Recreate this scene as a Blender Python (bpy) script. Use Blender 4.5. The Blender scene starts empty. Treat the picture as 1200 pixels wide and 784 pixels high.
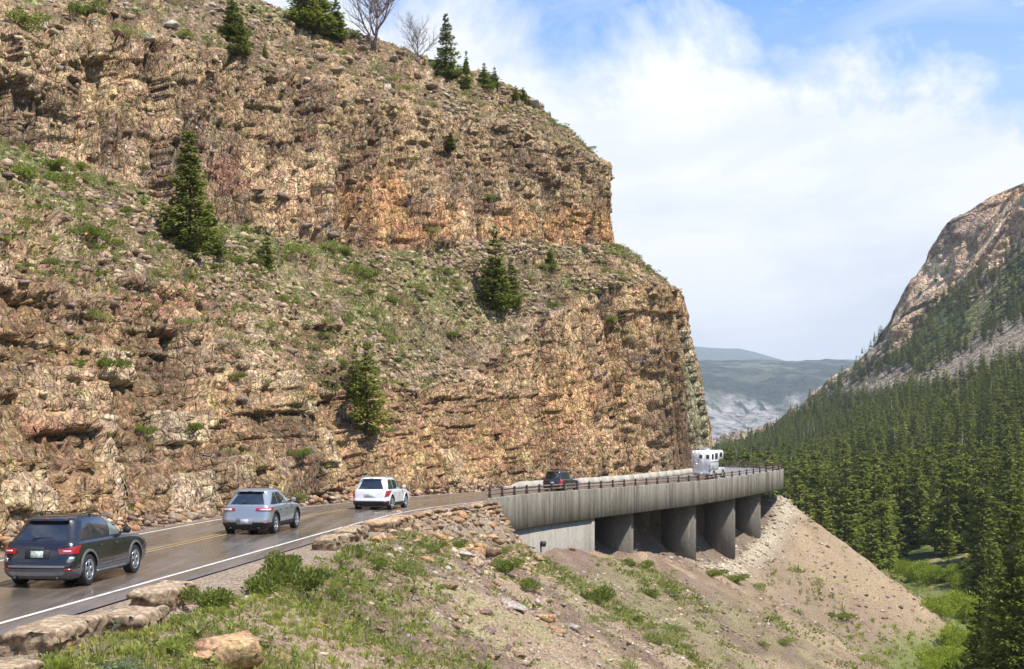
import bpy, math, random
import numpy as np
from mathutils import Vector, Matrix

random.seed(7)
rng = np.random.default_rng(11)
C = bpy.context.scene.collection
SC = bpy.context.scene

# ------------------------------------------------------------------ camera
F = 1650.0; HY = 505.0                      # focal length and horizon row for a 1200 px wide picture
cam_d = bpy.data.cameras.new('camera'); cam = bpy.data.objects.new('camera', cam_d); C.objects.link(cam)
cam_d.sensor_width = 36; cam_d.lens = 36*F/1200; cam_d.shift_y = (HY-392)/1200
cam_d.clip_start = .5; cam_d.clip_end = 30000
cam.location = (0, 0, 0); cam.rotation_euler = (math.pi/2, 0, 0)
SC.camera = cam

# ------------------------------------------------------------------ light and sky
SUN_EL, SUN_AZ = math.radians(61), math.radians(121)     # azimuth clockwise from +Y: behind the camera, to the right
sd = Vector((math.sin(SUN_AZ)*math.cos(SUN_EL), math.cos(SUN_AZ)*math.cos(SUN_EL), math.sin(SUN_EL)))
sl = bpy.data.lights.new('sun', 'SUN'); sl.energy = 4.9; sl.angle = math.radians(.55); sl.color = (1, .94, .84)
so = bpy.data.objects.new('sun', sl); C.objects.link(so)
so.rotation_euler = sd.to_track_quat('Z', 'Y').to_euler(); so.location = (40, -60, 90)
SC.view_settings.view_transform = 'Standard'; SC.view_settings.look = 'None'
SC.view_settings.exposure = 0.46; SC.view_settings.gamma = 1
SC.cycles.volume_bounces = 0
SC.cycles.max_bounces = 4

def N(nt, typ, **kw):
    n = nt.nodes.new(typ)
    for k, v in kw.items():
        if k.startswith('i_'):
            k = k[2:].replace('_', ' ')
            n.inputs[int(k) if k.isdigit() else k].default_value = v
        else: setattr(n, k, v)
    return n
def ramp(nt, src, stops, interp='LINEAR'):
    r = N(nt, 'ShaderNodeValToRGB'); e = r.color_ramp.elements; r.color_ramp.interpolation = interp
    while len(e) < len(stops): e.new(.5)
    for el, (p, c) in zip(e, stops):
        el.position = p; el.color = (c, c, c, 1) if isinstance(c, (int, float)) else (*c, 1)
    nt.links.new(src, r.inputs[0]); return r.outputs[0]
def M2(nt, op, a, b, clamp=False):
    n = N(nt, 'ShaderNodeMath', operation=op, use_clamp=clamp)
    for i, v in enumerate((a, b)):
        if v is None: continue
        if isinstance(v, (int, float)): n.inputs[i].default_value = v
        else: nt.links.new(v, n.inputs[i])
    return n.outputs[0]
def MIX(nt, fac, a, b, mode='MIX'):
    n = N(nt, 'ShaderNodeMix', data_type='RGBA', blend_type=mode)
    for s, v in ((n.inputs[0], fac), (n.inputs[6], a), (n.inputs[7], b)):
        if isinstance(v, (int, float)): s.default_value = v if s.name == 'Factor' else (v, v, v, 1)
        elif isinstance(v, tuple): s.default_value = (*v, 1)
        else: nt.links.new(v, s)
    return n.outputs[2]

world = bpy.data.worlds.new('World'); SC.world = world; world.use_nodes = True
nt = world.node_tree; nt.nodes.clear(); lk = nt.links.new
sky = N(nt, 'ShaderNodeTexSky', sky_type='NISHITA', sun_disc=False, sun_elevation=SUN_EL, sun_rotation=SUN_AZ,
        altitude=1500, air_density=1.0, dust_density=.6, ozone_density=1.6)
tc = N(nt, 'ShaderNodeTexCoord'); sep = N(nt, 'ShaderNodeSeparateXYZ'); lk(tc.outputs['Generated'], sep.inputs[0])
zz = sep.outputs[2]
# project the view direction onto a flat cloud layer so that clouds flatten towards the horizon
zc = M2(nt, 'ADD', M2(nt, 'MAXIMUM', zz, 0.0), .12)
div = N(nt, 'ShaderNodeVectorMath', operation='DIVIDE'); cmb = N(nt, 'ShaderNodeCombineXYZ')
lk(zc, cmb.inputs[0]); lk(zc, cmb.inputs[1]); cmb.inputs[2].default_value = 1
lk(tc.outputs['Generated'], div.inputs[0]); lk(cmb.outputs[0], div.inputs[1])
n1 = N(nt, 'ShaderNodeTexNoise', i_Scale=8.5, i_Detail=11, i_Roughness=.62, i_Distortion=.25); lk(tc.outputs['Generated'], n1.inputs['Vector'])
n2 = N(nt, 'ShaderNodeTexNoise', i_Scale=1.6, i_Detail=8, i_Roughness=.62, i_Distortion=.4); lk(div.outputs[0], n2.inputs['Vector'])
n3 = N(nt, 'ShaderNodeTexNoise', i_Scale=7.0, i_Detail=6, i_Roughness=.6, i_Distortion=.8); 
mp = N(nt, 'ShaderNodeMapping'); mp.inputs['Scale'].default_value = (1, 1, 3.4); mp.inputs['Rotation'].default_value = (0, .25, 0)
lk(tc.outputs['Generated'], mp.inputs[0]); lk(mp.outputs[0], n3.inputs['Vector'])
# cloud bank: its upper edge lies 13 degrees up and sinks from left to right
nx_ = M2(nt, 'MULTIPLY', sep.outputs[0], .21)
edge = M2(nt, 'SUBTRACT', .312, nx_)
e2 = M2(nt, 'ADD', edge, M2(nt, 'MULTIPLY', M2(nt, 'SUBTRACT', n1.outputs[0], .5), .20))
bank = M2(nt, 'MULTIPLY', M2(nt, 'SUBTRACT', e2, zz), 22, True)
puffs = ramp(nt, n2.outputs[0], [(.55, 0), (.68, 1)])
wisps = M2(nt, 'MULTIPLY', ramp(nt, n3.outputs[0], [(.48, 0), (.74, 1)]), .8)
veil = ramp(nt, zz, [(.0, 1), (.19, .8), (.30, .0), (1, .0)])
cl = M2(nt, 'MAXIMUM', bank, M2(nt, 'MULTIPLY', puffs, .85))
thin = M2(nt, 'ADD', M2(nt, 'MULTIPLY', wisps, .6), .0)
cl = M2(nt, 'MAXIMUM', cl, M2(nt, 'MAXIMUM', thin, M2(nt, 'MULTIPLY', veil, .5)), True)
n4 = N(nt, 'ShaderNodeTexNoise', i_Scale=3.2, i_Detail=9, i_Roughness=.6, i_Distortion=.5); mp4 = N(nt, 'ShaderNodeMapping'); mp4.inputs['Scale'].default_value = (1, 1, 4.5); lk(tc.outputs['Generated'], mp4.inputs[0]); lk(mp4.outputs[0], n4.inputs['Vector'])
grey = ramp(nt, M2(nt, 'ADD', M2(nt, 'MULTIPLY', n4.outputs[0], .65), M2(nt, 'MULTIPLY', n1.outputs[0], .35)), [(.36, (7.2, 7.7, 8.4)), (.47, (8.4, 8.7, 9.1)), (.58, (9.9, 9.9, 9.9))])
skyc = MIX(nt, 1.0, sky.outputs[0], (.88, 1.5, 2.15), 'MULTIPLY')
col = MIX(nt, cl, skyc, grey)
bg = N(nt, 'ShaderNodeBackground', i_Strength=.09); lk(col, bg.inputs[0])
wo = N(nt, 'ShaderNodeOutputWorld'); lk(bg.outputs[0], wo.inputs[0])

# ------------------------------------------------------------------ helpers
def project(P):
    Y = np.maximum(P[..., 1], .1)
    return 600+P[..., 0]*F/Y, HY-P[..., 2]*F/Y
def px3(px, py, Y): return ((px-600)*Y/F, Y, (HY-py)*Y/F)

def mat_base(name):
    m = bpy.data.materials.new(name); m.use_nodes = True; nt = m.node_tree
    return m, nt, nt.nodes['Principled BSDF']
def simple(name, col, rough=.5, metal=0, coat=0, noise=.12, nscale=8, bump=0, spec=.5, emit=None):
    m, nt, b = mat_base(name); lk = nt.links.new
    geo = N(nt, 'ShaderNodeTexCoord'); n = N(nt, 'ShaderNodeTexNoise', i_Scale=nscale, i_Detail=5)
    lk(geo.outputs['Object'], n.inputs['Vector'])
    c = MIX(nt, 1.0, col, ramp(nt, n.outputs[0], [(.3, 1-noise), (.7, 1+noise)]), 'MULTIPLY')
    lk(c, b.inputs['Base Color']); b.inputs['Roughness'].default_value = rough; b.inputs['Metallic'].default_value = metal
    b.inputs['Coat Weight'].default_value = coat; b.inputs['Coat Roughness'].default_value = .06
    b.inputs['Specular IOR Level'].default_value = spec
    if bump:
        bp = N(nt, 'ShaderNodeBump', i_Strength=bump, i_Distance=.02); lk(n.outputs[0], bp.inputs['Height']); lk(bp.outputs[0], b.inputs['Normal'])
    if emit: b.inputs['Emission Color'].default_value = (*emit[0], 1); b.inputs['Emission Strength'].default_value = emit[1]
    return m

def rockmat(name, scale=1.0, bump=.9, lo=.62, hi=1.4, joint=1.0, crack=.8):
    """albedo from the mesh's own colour attribute, broken up by grain; relief at three sizes"""
    m, nt, b = mat_base(name); lk = nt.links.new
    g = N(nt, 'ShaderNodeNewGeometry'); at = N(nt, 'ShaderNodeAttribute', attribute_name='Col')
    a = N(nt, 'ShaderNodeTexNoise', i_Scale=2.6*scale, i_Detail=9, i_Roughness=.68); lk(g.outputs['Position'], a.inputs['Vector'])
    wn = N(nt, 'ShaderNodeTexNoise', i_Scale=1.2*scale, i_Detail=3); lk(g.outputs['Position'], wn.inputs['Vector'])
    mpv = N(nt, 'ShaderNodeMapping'); mpv.inputs['Scale'].default_value = (1, 1, joint); lk(MIX(nt, .06, g.outputs['Position'], wn.outputs['Color'], 'ADD'), mpv.inputs[0])
    v = N(nt, 'ShaderNodeTexVoronoi', i_Scale=1.5*scale, i_Randomness=1.0); lk(mpv.outputs[0], v.inputs['Vector'])
    v2 = N(nt, 'ShaderNodeTexVoronoi', i_Scale=4.2*scale); lk(mpv.outputs[0], v2.inputs['Vector'])
    k1 = N(nt, 'ShaderNodeTexVoronoi', feature='DISTANCE_TO_EDGE', i_Scale=1.5*scale); lk(mpv.outputs[0], k1.inputs['Vector'])
    k2 = N(nt, 'ShaderNodeTexVoronoi', feature='DISTANCE_TO_EDGE', i_Scale=4.2*scale); lk(mpv.outputs[0], k2.inputs['Vector'])
    c = MIX(nt, 1.0, at.outputs['Color'], ramp(nt, a.outputs[0], [(.32, lo), (.5, 1.0), (.68, hi)]), 'MULTIPLY')
    hs = N(nt, 'ShaderNodeHueSaturation', i_Saturation=1.0)
    lk(M2(nt, 'ADD', M2(nt, 'MULTIPLY', N_sep(nt, v.outputs['Color']), .03), .485), hs.inputs['Hue'])
    lk(M2(nt, 'ADD', M2(nt, 'MULTIPLY', N_sep(nt, v2.outputs['Color'], 1), .75), .62), hs.inputs['Value'])
    lk(c, hs.inputs['Color']); lk(hs.outputs[0], b.inputs['Base Color'])
    b.inputs['Roughness'].default_value = .95; b.inputs['Specular IOR Level'].default_value = .15
    h = M2(nt, 'MULTIPLY', a.outputs[0], .9)
    for vv, kk, w, wd in ((v, k1, 1.0, .10), (v2, k2, .5, .13)):
        h = M2(nt, 'ADD', h, M2(nt, 'MULTIPLY', N_sep(nt, vv.outputs['Color'], 2), .7*w)); h = M2(nt, 'ADD', h, M2(nt, 'MULTIPLY', ramp(nt, kk.outputs['Distance'], [(0, 0), (wd, 1)]), crack*w))
    bp = N(nt, 'ShaderNodeBump', i_Strength=bump, i_Distance=.26/scale); lk(h, bp.inputs['Height']); lk(bp.outputs[0], b.inputs['Normal'])
    return m
def N_sep(nt, sock, i=0):
    s = N(nt, 'ShaderNodeSeparateColor'); nt.links.new(sock, s.inputs[0]); return s.outputs[i]

def foliage(name, cols, trans=.25, attr=False):
    m, nt, b = mat_base(name); lk = nt.links.new
    oi = N(nt, 'ShaderNodeObjectInfo'); g = N(nt, 'ShaderNodeNewGeometry')
    n = N(nt, 'ShaderNodeTexNoise', i_Scale=1.3, i_Detail=3); lk(g.outputs['Position'], n.inputs['Vector'])
    f = M2(nt, 'ADD', M2(nt, 'MULTIPLY', oi.outputs['Random'], .55), M2(nt, 'MULTIPLY', n.outputs[0], .45))
    k = len(cols)-1
    c = ramp(nt, f, [(.1+.75*i/k, col) for i, col in enumerate(cols)])
    c = MIX(nt, 1.0, c, ramp(nt, g.outputs['Random Per Island'], [(0, .62), (1, 1.4)]), 'MULTIPLY')
    lk(c, b.inputs['Base Color']); b.inputs['Roughness'].default_value = .8; b.inputs['Specular IOR Level'].default_value = .2
    tr = N(nt, 'ShaderNodeBsdfTranslucent'); lk(c, tr.inputs[0])
    mx = N(nt, 'ShaderNodeMixShader', i_0=trans+.22); lk(b.outputs[0], mx.inputs[1]); lk(tr.outputs[0], mx.inputs[2])
    lk(mx.outputs[0], nt.nodes['Material Output'].inputs['Surface'])
    return m

def concrete(name, col, streak=.5, dark=(.10, .09, .07)):
    m, nt, b = mat_base(name); lk = nt.links.new
    g = N(nt, 'ShaderNodeNewGeometry')
    mp = N(nt, 'ShaderNodeMapping'); mp.inputs['Scale'].default_value = (1.5, 1.5, .10); lk(g.outputs['Position'], mp.inputs[0])
    s = N(nt, 'ShaderNodeTexNoise', i_Scale=1.0, i_Detail=7, i_Roughness=.72); lk(mp.outputs[0], s.inputs['Vector'])
    mp2 = N(nt, 'ShaderNodeMapping'); mp2.inputs['Scale'].default_value = (3.1, 3.1, .35); mp2.inputs['Location'].default_value = (31, 7, 3); lk(g.outputs['Position'], mp2.inputs[0])
    s2 = N(nt, 'ShaderNodeTexNoise', i_Scale=1.0, i_Detail=5, i_Roughness=.6); lk(mp2.outputs[0], s2.inputs['Vector'])
    a = N(nt, 'ShaderNodeTexNoise', i_Scale=3.0, i_Detail=8, i_Roughness=.65); lk(g.outputs['Position'], a.inputs['Vector'])
    c = MIX(nt, 1.0, col, ramp(nt, a.outputs[0], [(.3, .8), (.7, 1.18)]), 'MULTIPLY')
    c = MIX(nt, M2(nt, 'MULTIPLY', ramp(nt, s.outputs[0], [(.42, 0), (.62, 1)]), streak), c, dark)
    c = MIX(nt, M2(nt, 'MULTIPLY', ramp(nt, s2.outputs[0], [(.60, 0), (.70, 1)]), streak*.9), c, (.50, .46, .36))
    lk(c, b.inputs['Base Color']); b.inputs['Roughness'].default_value = .9; b.inputs['Specular IOR Level'].default_value = .25
    bp = N(nt, 'ShaderNodeBump', i_Strength=.4, i_Distance=.05); lk(a.outputs[0], bp.inputs['Height']); lk(bp.outputs[0], b.inputs['Normal'])
    return m

def tag(o, label=None, cat=None, group=None, kind=None):
    if label: o['label'] = label
    if cat: o['category'] = cat
    if group: o['group'] = group
    if kind: o['kind'] = kind
    return o
def thing(name, loc, rz=0, label=None, cat=None, group=None, scale=1):
    o = bpy.data.objects.new(name, None); C.objects.link(o); o.location = loc; o.rotation_euler = (0, 0, rz); o.scale = (scale,)*3
    o.empty_display_size = .3
    return tag(o, label, cat, group)
def mk(name, V, Fc, mats, parent=None, col=None, smooth=False, fmat=None, flen=None):
    """mesh from numpy: Fc an (n,3)/(n,4) array or a list of index lists"""
    me = bpy.data.meshes.new(name)
    V = np.asarray(V, np.float32).reshape(-1, 3)
    if isinstance(Fc, np.ndarray) and Fc.ndim == 2:
        n, k = Fc.shape; idx = Fc.ravel(); st = np.arange(n)*k; tot = np.full(n, k)
    else:
        n = len(Fc); tot = np.array([len(f) for f in Fc]); idx = np.concatenate([np.asarray(f) for f in Fc]) if n else np.zeros(0)
        st = np.concatenate([[0], np.cumsum(tot)[:-1]]) if n else np.zeros(0)
    me.vertices.add(len(V)); me.vertices.foreach_set('co', V.ravel())
    me.loops.add(len(idx)); me.loops.foreach_set('vertex_index', idx.astype(np.int32))
    me.polygons.add(n); me.polygons.foreach_set('loop_start', st.astype(np.int32)); me.polygons.foreach_set('loop_total', tot.astype(np.int32))
    if smooth: me.polygons.foreach_set('use_smooth', np.ones(n, bool))
    if fmat is not None: me.polygons.foreach_set('material_index', np.asarray(fmat, np.int32))
    me.update(calc_edges=True)
    if col is not None:
        ca = me.color_attributes.new('Col', 'FLOAT_COLOR', 'POINT')
        cc = np.ones((len(V), 4), np.float32); cc[:, :3] = col; ca.data.foreach_set('color', cc.ravel())
    for m in (mats if isinstance(mats, (list, tuple)) else [mats]): me.materials.append(m)
    o = bpy.data.objects.new(name, me); C.objects.link(o)
    if parent: o.parent = parent
    return o
def inst(name, mesh, parent=None, loc=(0, 0, 0), rot=(0, 0, 0), scale=(1, 1, 1)):
    o = bpy.data.objects.new(name, mesh); C.objects.link(o); o.parent = parent
    o.location = loc; o.rotation_euler = rot; o.scale = scale if isinstance(scale, tuple) else (scale,)*3
    return o
def copy_tree(o, parent=None):
    c = o.copy(); C.objects.link(c); c.parent = parent
    for ch in list(o.children): copy_tree(ch, c)
    return c

class MB:
    """collects simple solids into one mesh"""
    def __init__(s): s.v = []; s.f = []
    def add(s, V, Fs):
        b = len(s.v); s.v += [tuple(v) for v in V]; s.f += [[b+i for i in f] for f in Fs]; return s
    def box(s, x0, x1, y0, y1, z0, z1, bev=0, M=None):
        if bev:
            V = []; Fs = []
            b = min(bev, (x1-x0)*.45, (y1-y0)*.45, (z1-z0)*.45)
            # three nested rings: chamfered box
            def ring(z, i): return [(x0+i, y0+b, z), (x0+b, y0+i, z), (x1-b, y0+i, z), (x1-i, y0+b, z), (x1-i, y1-b, z), (x1-b, y1-i, z), (x0+b, y1-i, z), (x0+i, y1-b, z)]
            def rin(z): return [(x0+b, y0+b, z)]*2+[(x1-b, y0+b, z)]*2+[(x1-b, y1-b, z)]*2+[(x0+b, y1-b, z)]*2
            V = rin(z0)+ring(z0+b, 0)+ring(z1-b, 0)+rin(z1)
            for k in range(3):
                for i in range(8):
                    j = (i+1) % 8; Fs.append([k*8+i, k*8+j, (k+1)*8+j, (k+1)*8+i])
            Fs += [[6, 4, 2, 0], [24, 26, 28, 30]]
        else:
            V = [(x, y, z) for z in (z0, z1) for y in (y0, y1) for x in (x0, x1)]
            Fs = [[0, 2, 3, 1], [4, 5, 7, 6], [0, 1, 5, 4], [2, 6, 7, 3], [0, 4, 6, 2], [1, 3, 7, 5]]
        if M is not None: V = [tuple(M @ Vector(v)) for v in V]
        return s.add(V, Fs)
    def tube(s, a, b, r0, r1=None, n=8):
        r1 = r0 if r1 is None else r1
        a = Vector(a); b = Vector(b); d = (b-a).normalized(); u = d.orthogonal().normalized(); w = d.cross(u)
        V = []
        for p, r in ((a, r0), (b, r1)):
            for i in range(n):
                t = 2*math.pi*i/n; V.append(p+(u*math.cos(t)+w*math.sin(t))*r)
        return s.add(V, [[i, (i+1) % n, n+(i+1) % n, n+i] for i in range(n)]+[list(range(n))[::-1], list(range(n, 2*n))])
    def path(s, pts, r, n=8):
        for a, b in zip(pts, pts[1:]): s.tube(a, b, r, r, n)
        return s
    def build(s, name, mat, parent=None, smooth=False): return mk(name, s.v, s.f, mat, parent, smooth=smooth)

# ---- noise
def hsh(a, b, c, seed):
    h = (a.astype(np.int64)*374761393+b.astype(np.int64)*668265263+c.astype(np.int64)*2147483647+seed*974634777) & 0xFFFFFFFF
    h = ((h ^ (h >> 13))*1274126177) & 0xFFFFFFFF
    h = ((h ^ (h >> 16))*2246822519) & 0xFFFFFFFF
    return ((h ^ (h >> 15)) & 0xFFFFFF)/float(0xFFFFFF)
def vn(x, y, z, seed=0):
    xi, yi, zi = np.floor(x), np.floor(y), np.floor(z)
    u, v, w = x-xi, y-yi, z-zi
    u, v, w = u*u*(3-2*u), v*v*(3-2*v), w*w*(3-2*w)
    r = 0
    for dx in (0, 1):
        for dy in (0, 1):
            for dz in (0, 1):
                r = r+hsh(xi+dx, yi+dy, zi+dz, seed)*(u if dx else 1-u)*(v if dy else 1-v)*(w if dz else 1-w)
    return r
def fbm(x, y, z=None, oct=4, seed=0, gain=.5):
    if z is None: z = np.zeros_like(x)
    a, s, t = 1., 0, 0
    for i in range(oct):
        s = s+a*(vn(x, y, z, seed+i*17)*2-1); t += a; a *= gain; x, y, z = x*2.03+11.3, y*2.03+5.1, z*2.03+7.7
    return s/t
def cells(x, y, seed, jit=.9):
    """2-D Worley: returns (id in 0..1, second id, crack distance F2-F1, offset from the cell centre x,y)"""
    xi, yi = np.floor(x), np.floor(y)
    f1 = np.full(x.shape, 9.); f2 = np.full(x.shape, 9.); cx = np.zeros(x.shape); cy = np.zeros(x.shape); idd = np.zeros(x.shape); id2 = np.zeros(x.shape)
    zr = np.zeros_like(xi)
    for dx in (-1, 0, 1):
        for dy in (-1, 0, 1):
            a, b = xi+dx, yi+dy
            px = a+.5+jit*(hsh(a, b, zr, seed)-.5); py = b+.5+jit*(hsh(a, b, zr+1, seed)-.5)
            d = np.hypot(x-px, y-py)
            m = d < f1
            f2 = np.where(m, f1, np.minimum(f2, d)); f1 = np.where(m, d, f1)
            cx = np.where(m, x-px, cx); cy = np.where(m, y-py, cy)
            idd = np.where(m, hsh(a, b, zr+2, seed), idd); id2 = np.where(m, hsh(a, b, zr+3, seed), id2)
    return idd, id2, f2-f1, cx, cy
def sstep(a, b, x):
    t = np.clip((x-a)/(b-a), 0, 1); return t*t*(3-2*t)
def catmull(P, n):
    """resample a polyline of points (k,d) smoothly at n parameters"""
    P = np.asarray(P, float); k = len(P); t = np.linspace(0, k-1, n); return cat_at(P, t)
def cat_at(P, t):
    k = len(P); i = np.clip(np.floor(t).astype(int), 0, k-2); u = (t-i)[:, None]
    p1 = P[i]; p2 = P[i+1]; p0 = np.where((i > 0)[:, None], P[np.maximum(i-1, 0)], 2*p1-p2); p3 = np.where((i < k-2)[:, None], P[np.minimum(i+2, k-1)], 2*p2-p1)
    return .5*(2*p1+(p2-p0)*u+(2*p0-5*p1+4*p2-p3)*u*u+(3*p1-p0-3*p2+p3)*u**3)
def gridfaces(nr, nc):
    a = (np.arange(nr-1)[:, None]*nc+np.arange(nc-1)[None, :]).ravel()
    return np.stack([a, a+1, a+nc+1, a+nc], 1)
def lerp3(a, b, t): return np.asarray(a)+(np.asarray(b)-np.asarray(a))*t[..., None]

# ------------------------------------------------------------------ materials
ROCK = rockmat('weathered_rhyolite', 1.0, .85, .5, 1.5, .5)
GRND = rockmat('stony_soil', 3.6, .9, .65, 1.35, 1, .3)
STONE = rockmat('loose_stone', 3.0, .5, .75, 1.25, 1, .12)
FARROCK = rockmat('far_cliff_rock', .09, .75, .6, 1.35)
FAR = rockmat('far_terrain', .02, .5, .7, 1.3)
CONC = concrete('stained_concrete', (.30, .272, .22), .75, (.09, .078, .06))
CONC_L = concrete('pale_concrete', (.33, .305, .26), .2)
CONC_D = concrete('shaded_pier_concrete', (.19, .172, .145), .35)  # concrete below the deck, its colour darkened to carry the shade there
CONC_B = concrete('barrier_concrete', (.50, .46, .38), .35)
STEEL = simple('rusted_brown_steel', (.085, .05, .042), .7, .2, noise=.4, nscale=3, bump=.3)
RAILM = simple('weathered_brown_rail', (.23, .16, .135), .65, .1, noise=.3, nscale=2, bump=.2)
TYRE = simple('tyre_rubber', (.018, .018, .02), .85)
RIM = simple('alloy_rim', (.62, .62, .64), .28, .85)
BLACKP = simple('black_plastic', (.022, .022, .024), .6)
GLASS = simple('tinted_glass', (.018, .022, .028), .05, 0, 1.0, spec=.8)
GLASSL = simple('clear_side_glass', (.14, .18, .17), .06, 0, 1.0, spec=.8)
CHROME = simple('bright_trim', (.6, .6, .6), .22, .9)
REDL = simple('red_lens', (.36, .012, .012), .15, 0, 1.0)
REDON = simple('lit_red_lens', (.30, .010, .012), .15, 0, 1.0, emit=((1, .04, .03), .06))
LENSW = simple('pale_lens', (.75, .62, .6), .12, 0, 1.0)
BARK = simple('conifer_bark', (.10, .07, .05), .95, noise=.35, nscale=3, bump=.5)
DEADW = simple('bare_dead_wood', (.20, .15, .14), .95, noise=.3, nscale=3)
DEADG = simple('grey_dead_wood', (.20, .18, .165), .95, noise=.3, nscale=3)
SPRUCE = foliage('spruce_needles', [(.135, .17, .03), (.195, .23, .04), (.26, .28, .058)])
SPRUCE_L = foliage('sunlit_fir_needles', [(.14, .18, .026), (.20, .235, .034), (.27, .29, .05)])
SPRUCE_D = foliage('dark_spruce_needles', [(.075, .105, .024), (.12, .15, .03), (.175, .19, .042)])
PINE = foliage('lodgepole_needles', [(.17, .205, .034), (.235, .265, .045), (.31, .32, .07)])
SAGE = foliage('sagebrush_leaves', [(.20, .235, .065), (.27, .30, .085), (.35, .37, .12)])
BUSH = foliage('green_shrub_leaves', [(.14, .18, .035), (.21, .25, .05), (.29, .33, .075)])
WILLOW = foliage('willow_leaves', [(.20, .26, .03), (.28, .35, .04), (.36, .42, .06)])
GRASSM = foliage('bunch_grass', [(.25, .31, .05), (.34, .39, .07), (.44, .44, .13)], .2)
DRY = foliage('dry_grass', [(.36, .34, .14), (.45, .40, .19), (.52, .45, .24)], .2)
YELF = foliage('yellow_flowers', [(.55, .45, .03), (.65, .55, .05)], .2)
BLUEG = foliage('blue_green_herb', [(.17, .24, .14), (.24, .31, .19)], .2)

# ------------------------------------------------------------------ the road line: right white line, seen from above, with its height
LP = [(-17.2, -25), (-15.6, -10), (-13.9, 5), (-12.45, 18), (-10.9, 30), (-9.2, 43.6), (-6.7, 63.8), (-4.85, 76), (-2.5, 87), (.95, 99.2), (5.8, 112.3), (11.6, 125.9),
      (18, 139.4), (23.7, 151.9), (28.3, 162.3), (31.4, 169.3), (32.9, 176), (32.6, 183), (30.2, 189.8), (26, 195.4), (18.6, 199.6), (7.8, 202), (-6, 204), (-25, 206)]
LPar = np.array(LP, float)
_d = catmull(LPar, 1200); _s = np.concatenate([[0], np.cumsum(np.hypot(*np.diff(_d, axis=0).T))])
SL = np.arange(0, _s[-1], .5); LX = np.interp(SL, _s, _d[:, 0]); LY = np.interp(SL, _s, _d[:, 1])
TX, TY = np.gradient(LX), np.gradient(LY); _l = np.hypot(TX, TY); TX /= _l; TY /= _l
NXo, NYo = TY, -TX                                     # outward (valley side) normal
def s_at_Y(y): return float(np.interp(y, LY[:np.argmax(LY > 182)], SL[:np.argmax(LY > 182)]))
_zk = [(-25, -4.1), (66, -4.1), (76, -4.2), (87, -4.45), (99, -4.62), (112, -4.87), (126, -5.07), (139, -5.17), (152, -5.12), (162, -5.02), (170, -4.93)]
_zs = [s_at_Y(max(y, -24)) for y, z in _zk]; _zs[0] = 0
LZ = np.interp(SL, _zs, [z for y, z in _zk])
LZ = np.convolve(np.pad(LZ, 12, 'edge'), np.ones(25)/25, 'valid')
def rp(s, d, dz=0):
    """point at arc length s, d metres outward of the white line"""
    x = np.interp(s, SL, LX); y = np.interp(s, SL, LY); z = np.interp(s, SL, LZ); nx = np.interp(s, SL, NXo); ny = np.interp(s, SL, NYo)
    return np.stack([x+nx*d, y+ny*d, z+dz+0*x], -1)
def head(s): return math.atan2(float(np.interp(s, SL, TX)), float(np.interp(s, SL, TY)))   # clockwise from +Y
SB0 = s_at_Y(88.2); STIP = s_at_Y(176); SB1 = STIP+42     # bridge from / tip / to
def ribbon(name, s0, s1, cols, mat, step=1.0, parent=None):
    """cols: (d, dz) pairs across"""
    s = np.linspace(s0, s1, max(2, int((s1-s0)/step)+1))
    V = np.stack([rp(s, d, dz) for d, dz in cols], 1).reshape(-1, 3)
    return mk(name, V, gridfaces(len(s), len(cols)), mat, parent, smooth=False)

def nearest(x, y):
    """arc length and signed outward distance of many points"""
    sh = x.shape; x = x.ravel(); y = y.ravel(); s = np.zeros(len(x)); d = np.zeros(len(x))
    k = slice(None, None, 2); lx, ly, tx, ty, ss = LX[k], LY[k], TX[k], TY[k], SL[k]
    for a in range(0, len(x), 20000):
        b = slice(a, a+20000); D = (x[b, None]-lx)**2+(y[b, None]-ly)**2; i = D.argmin(1)
        dx, dy = x[b]-lx[i], y[b]-ly[i]; s[b] = ss[i]+dx*tx[i]+dy*ty[i]; sg = dx*ty[i]-dy*tx[i]
        d[b] = np.sign(sg)*np.sqrt(np.maximum(D[np.arange(len(i)), i], 0))
    return s.reshape(sh), d.reshape(sh)

# ------------------------------------------------------------------ heights of the valley
_cz = np.array([(0, 300), (600, 240), (850, 192), (960, 177), (985, 163), (1000, 129), (1020, 82), (1045, 58), (1060, 44), (1085, 31), (1150, 12), (1400, 6), (1600, 3), (2200, -15), (3000, -20), (6000, -20)], float)
_xr = np.array([(0, 700), (400, 560), (600, 480), (800, 420), (960, 349), (985, 317), (1000, 303), (1020, 281), (1045, 260), (1060, 247), (1085, 232), (1150, 226), (1400, 250), (1600, 262), (2200, 300), (6000, 700)], float)
_fv = np.array([(-3, 3.5), (-1.2, .9), (-.5, .25), (-.12, .02), (0, 0), (.1, .035), (.3, .16), (.5, .34), (.66, .50), (.78, .66), (.90, .88), (1.0, 1.0), (1.15, 1.03), (1.6, .7), (4, .6)])
def vwidth(y, ax): return np.maximum(np.interp(y, _xr[:, 0], _xr[:, 1])-ax, 60)
def valley(x, y):
    yy = np.maximum(y, 60); ax = 36+.1*yy; zc = np.interp(y, _cz[:, 0], _cz[:, 1])
    w = vwidth(y, ax)
    v = (x-ax)/w
    f = np.interp(v, _fv[:, 0], _fv[:, 1])
    z = -25.5-.004*np.maximum(yy-300, 0)+(zc+25)*f
    z = z+fbm(x/60, y/60, oct=4, seed=5)*np.clip((v-.05)*28, 0, 12)*np.where(v > .82, .25, 1)
    far = sstep(2600, 5200, y)
    return z+far*(-10)

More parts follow.
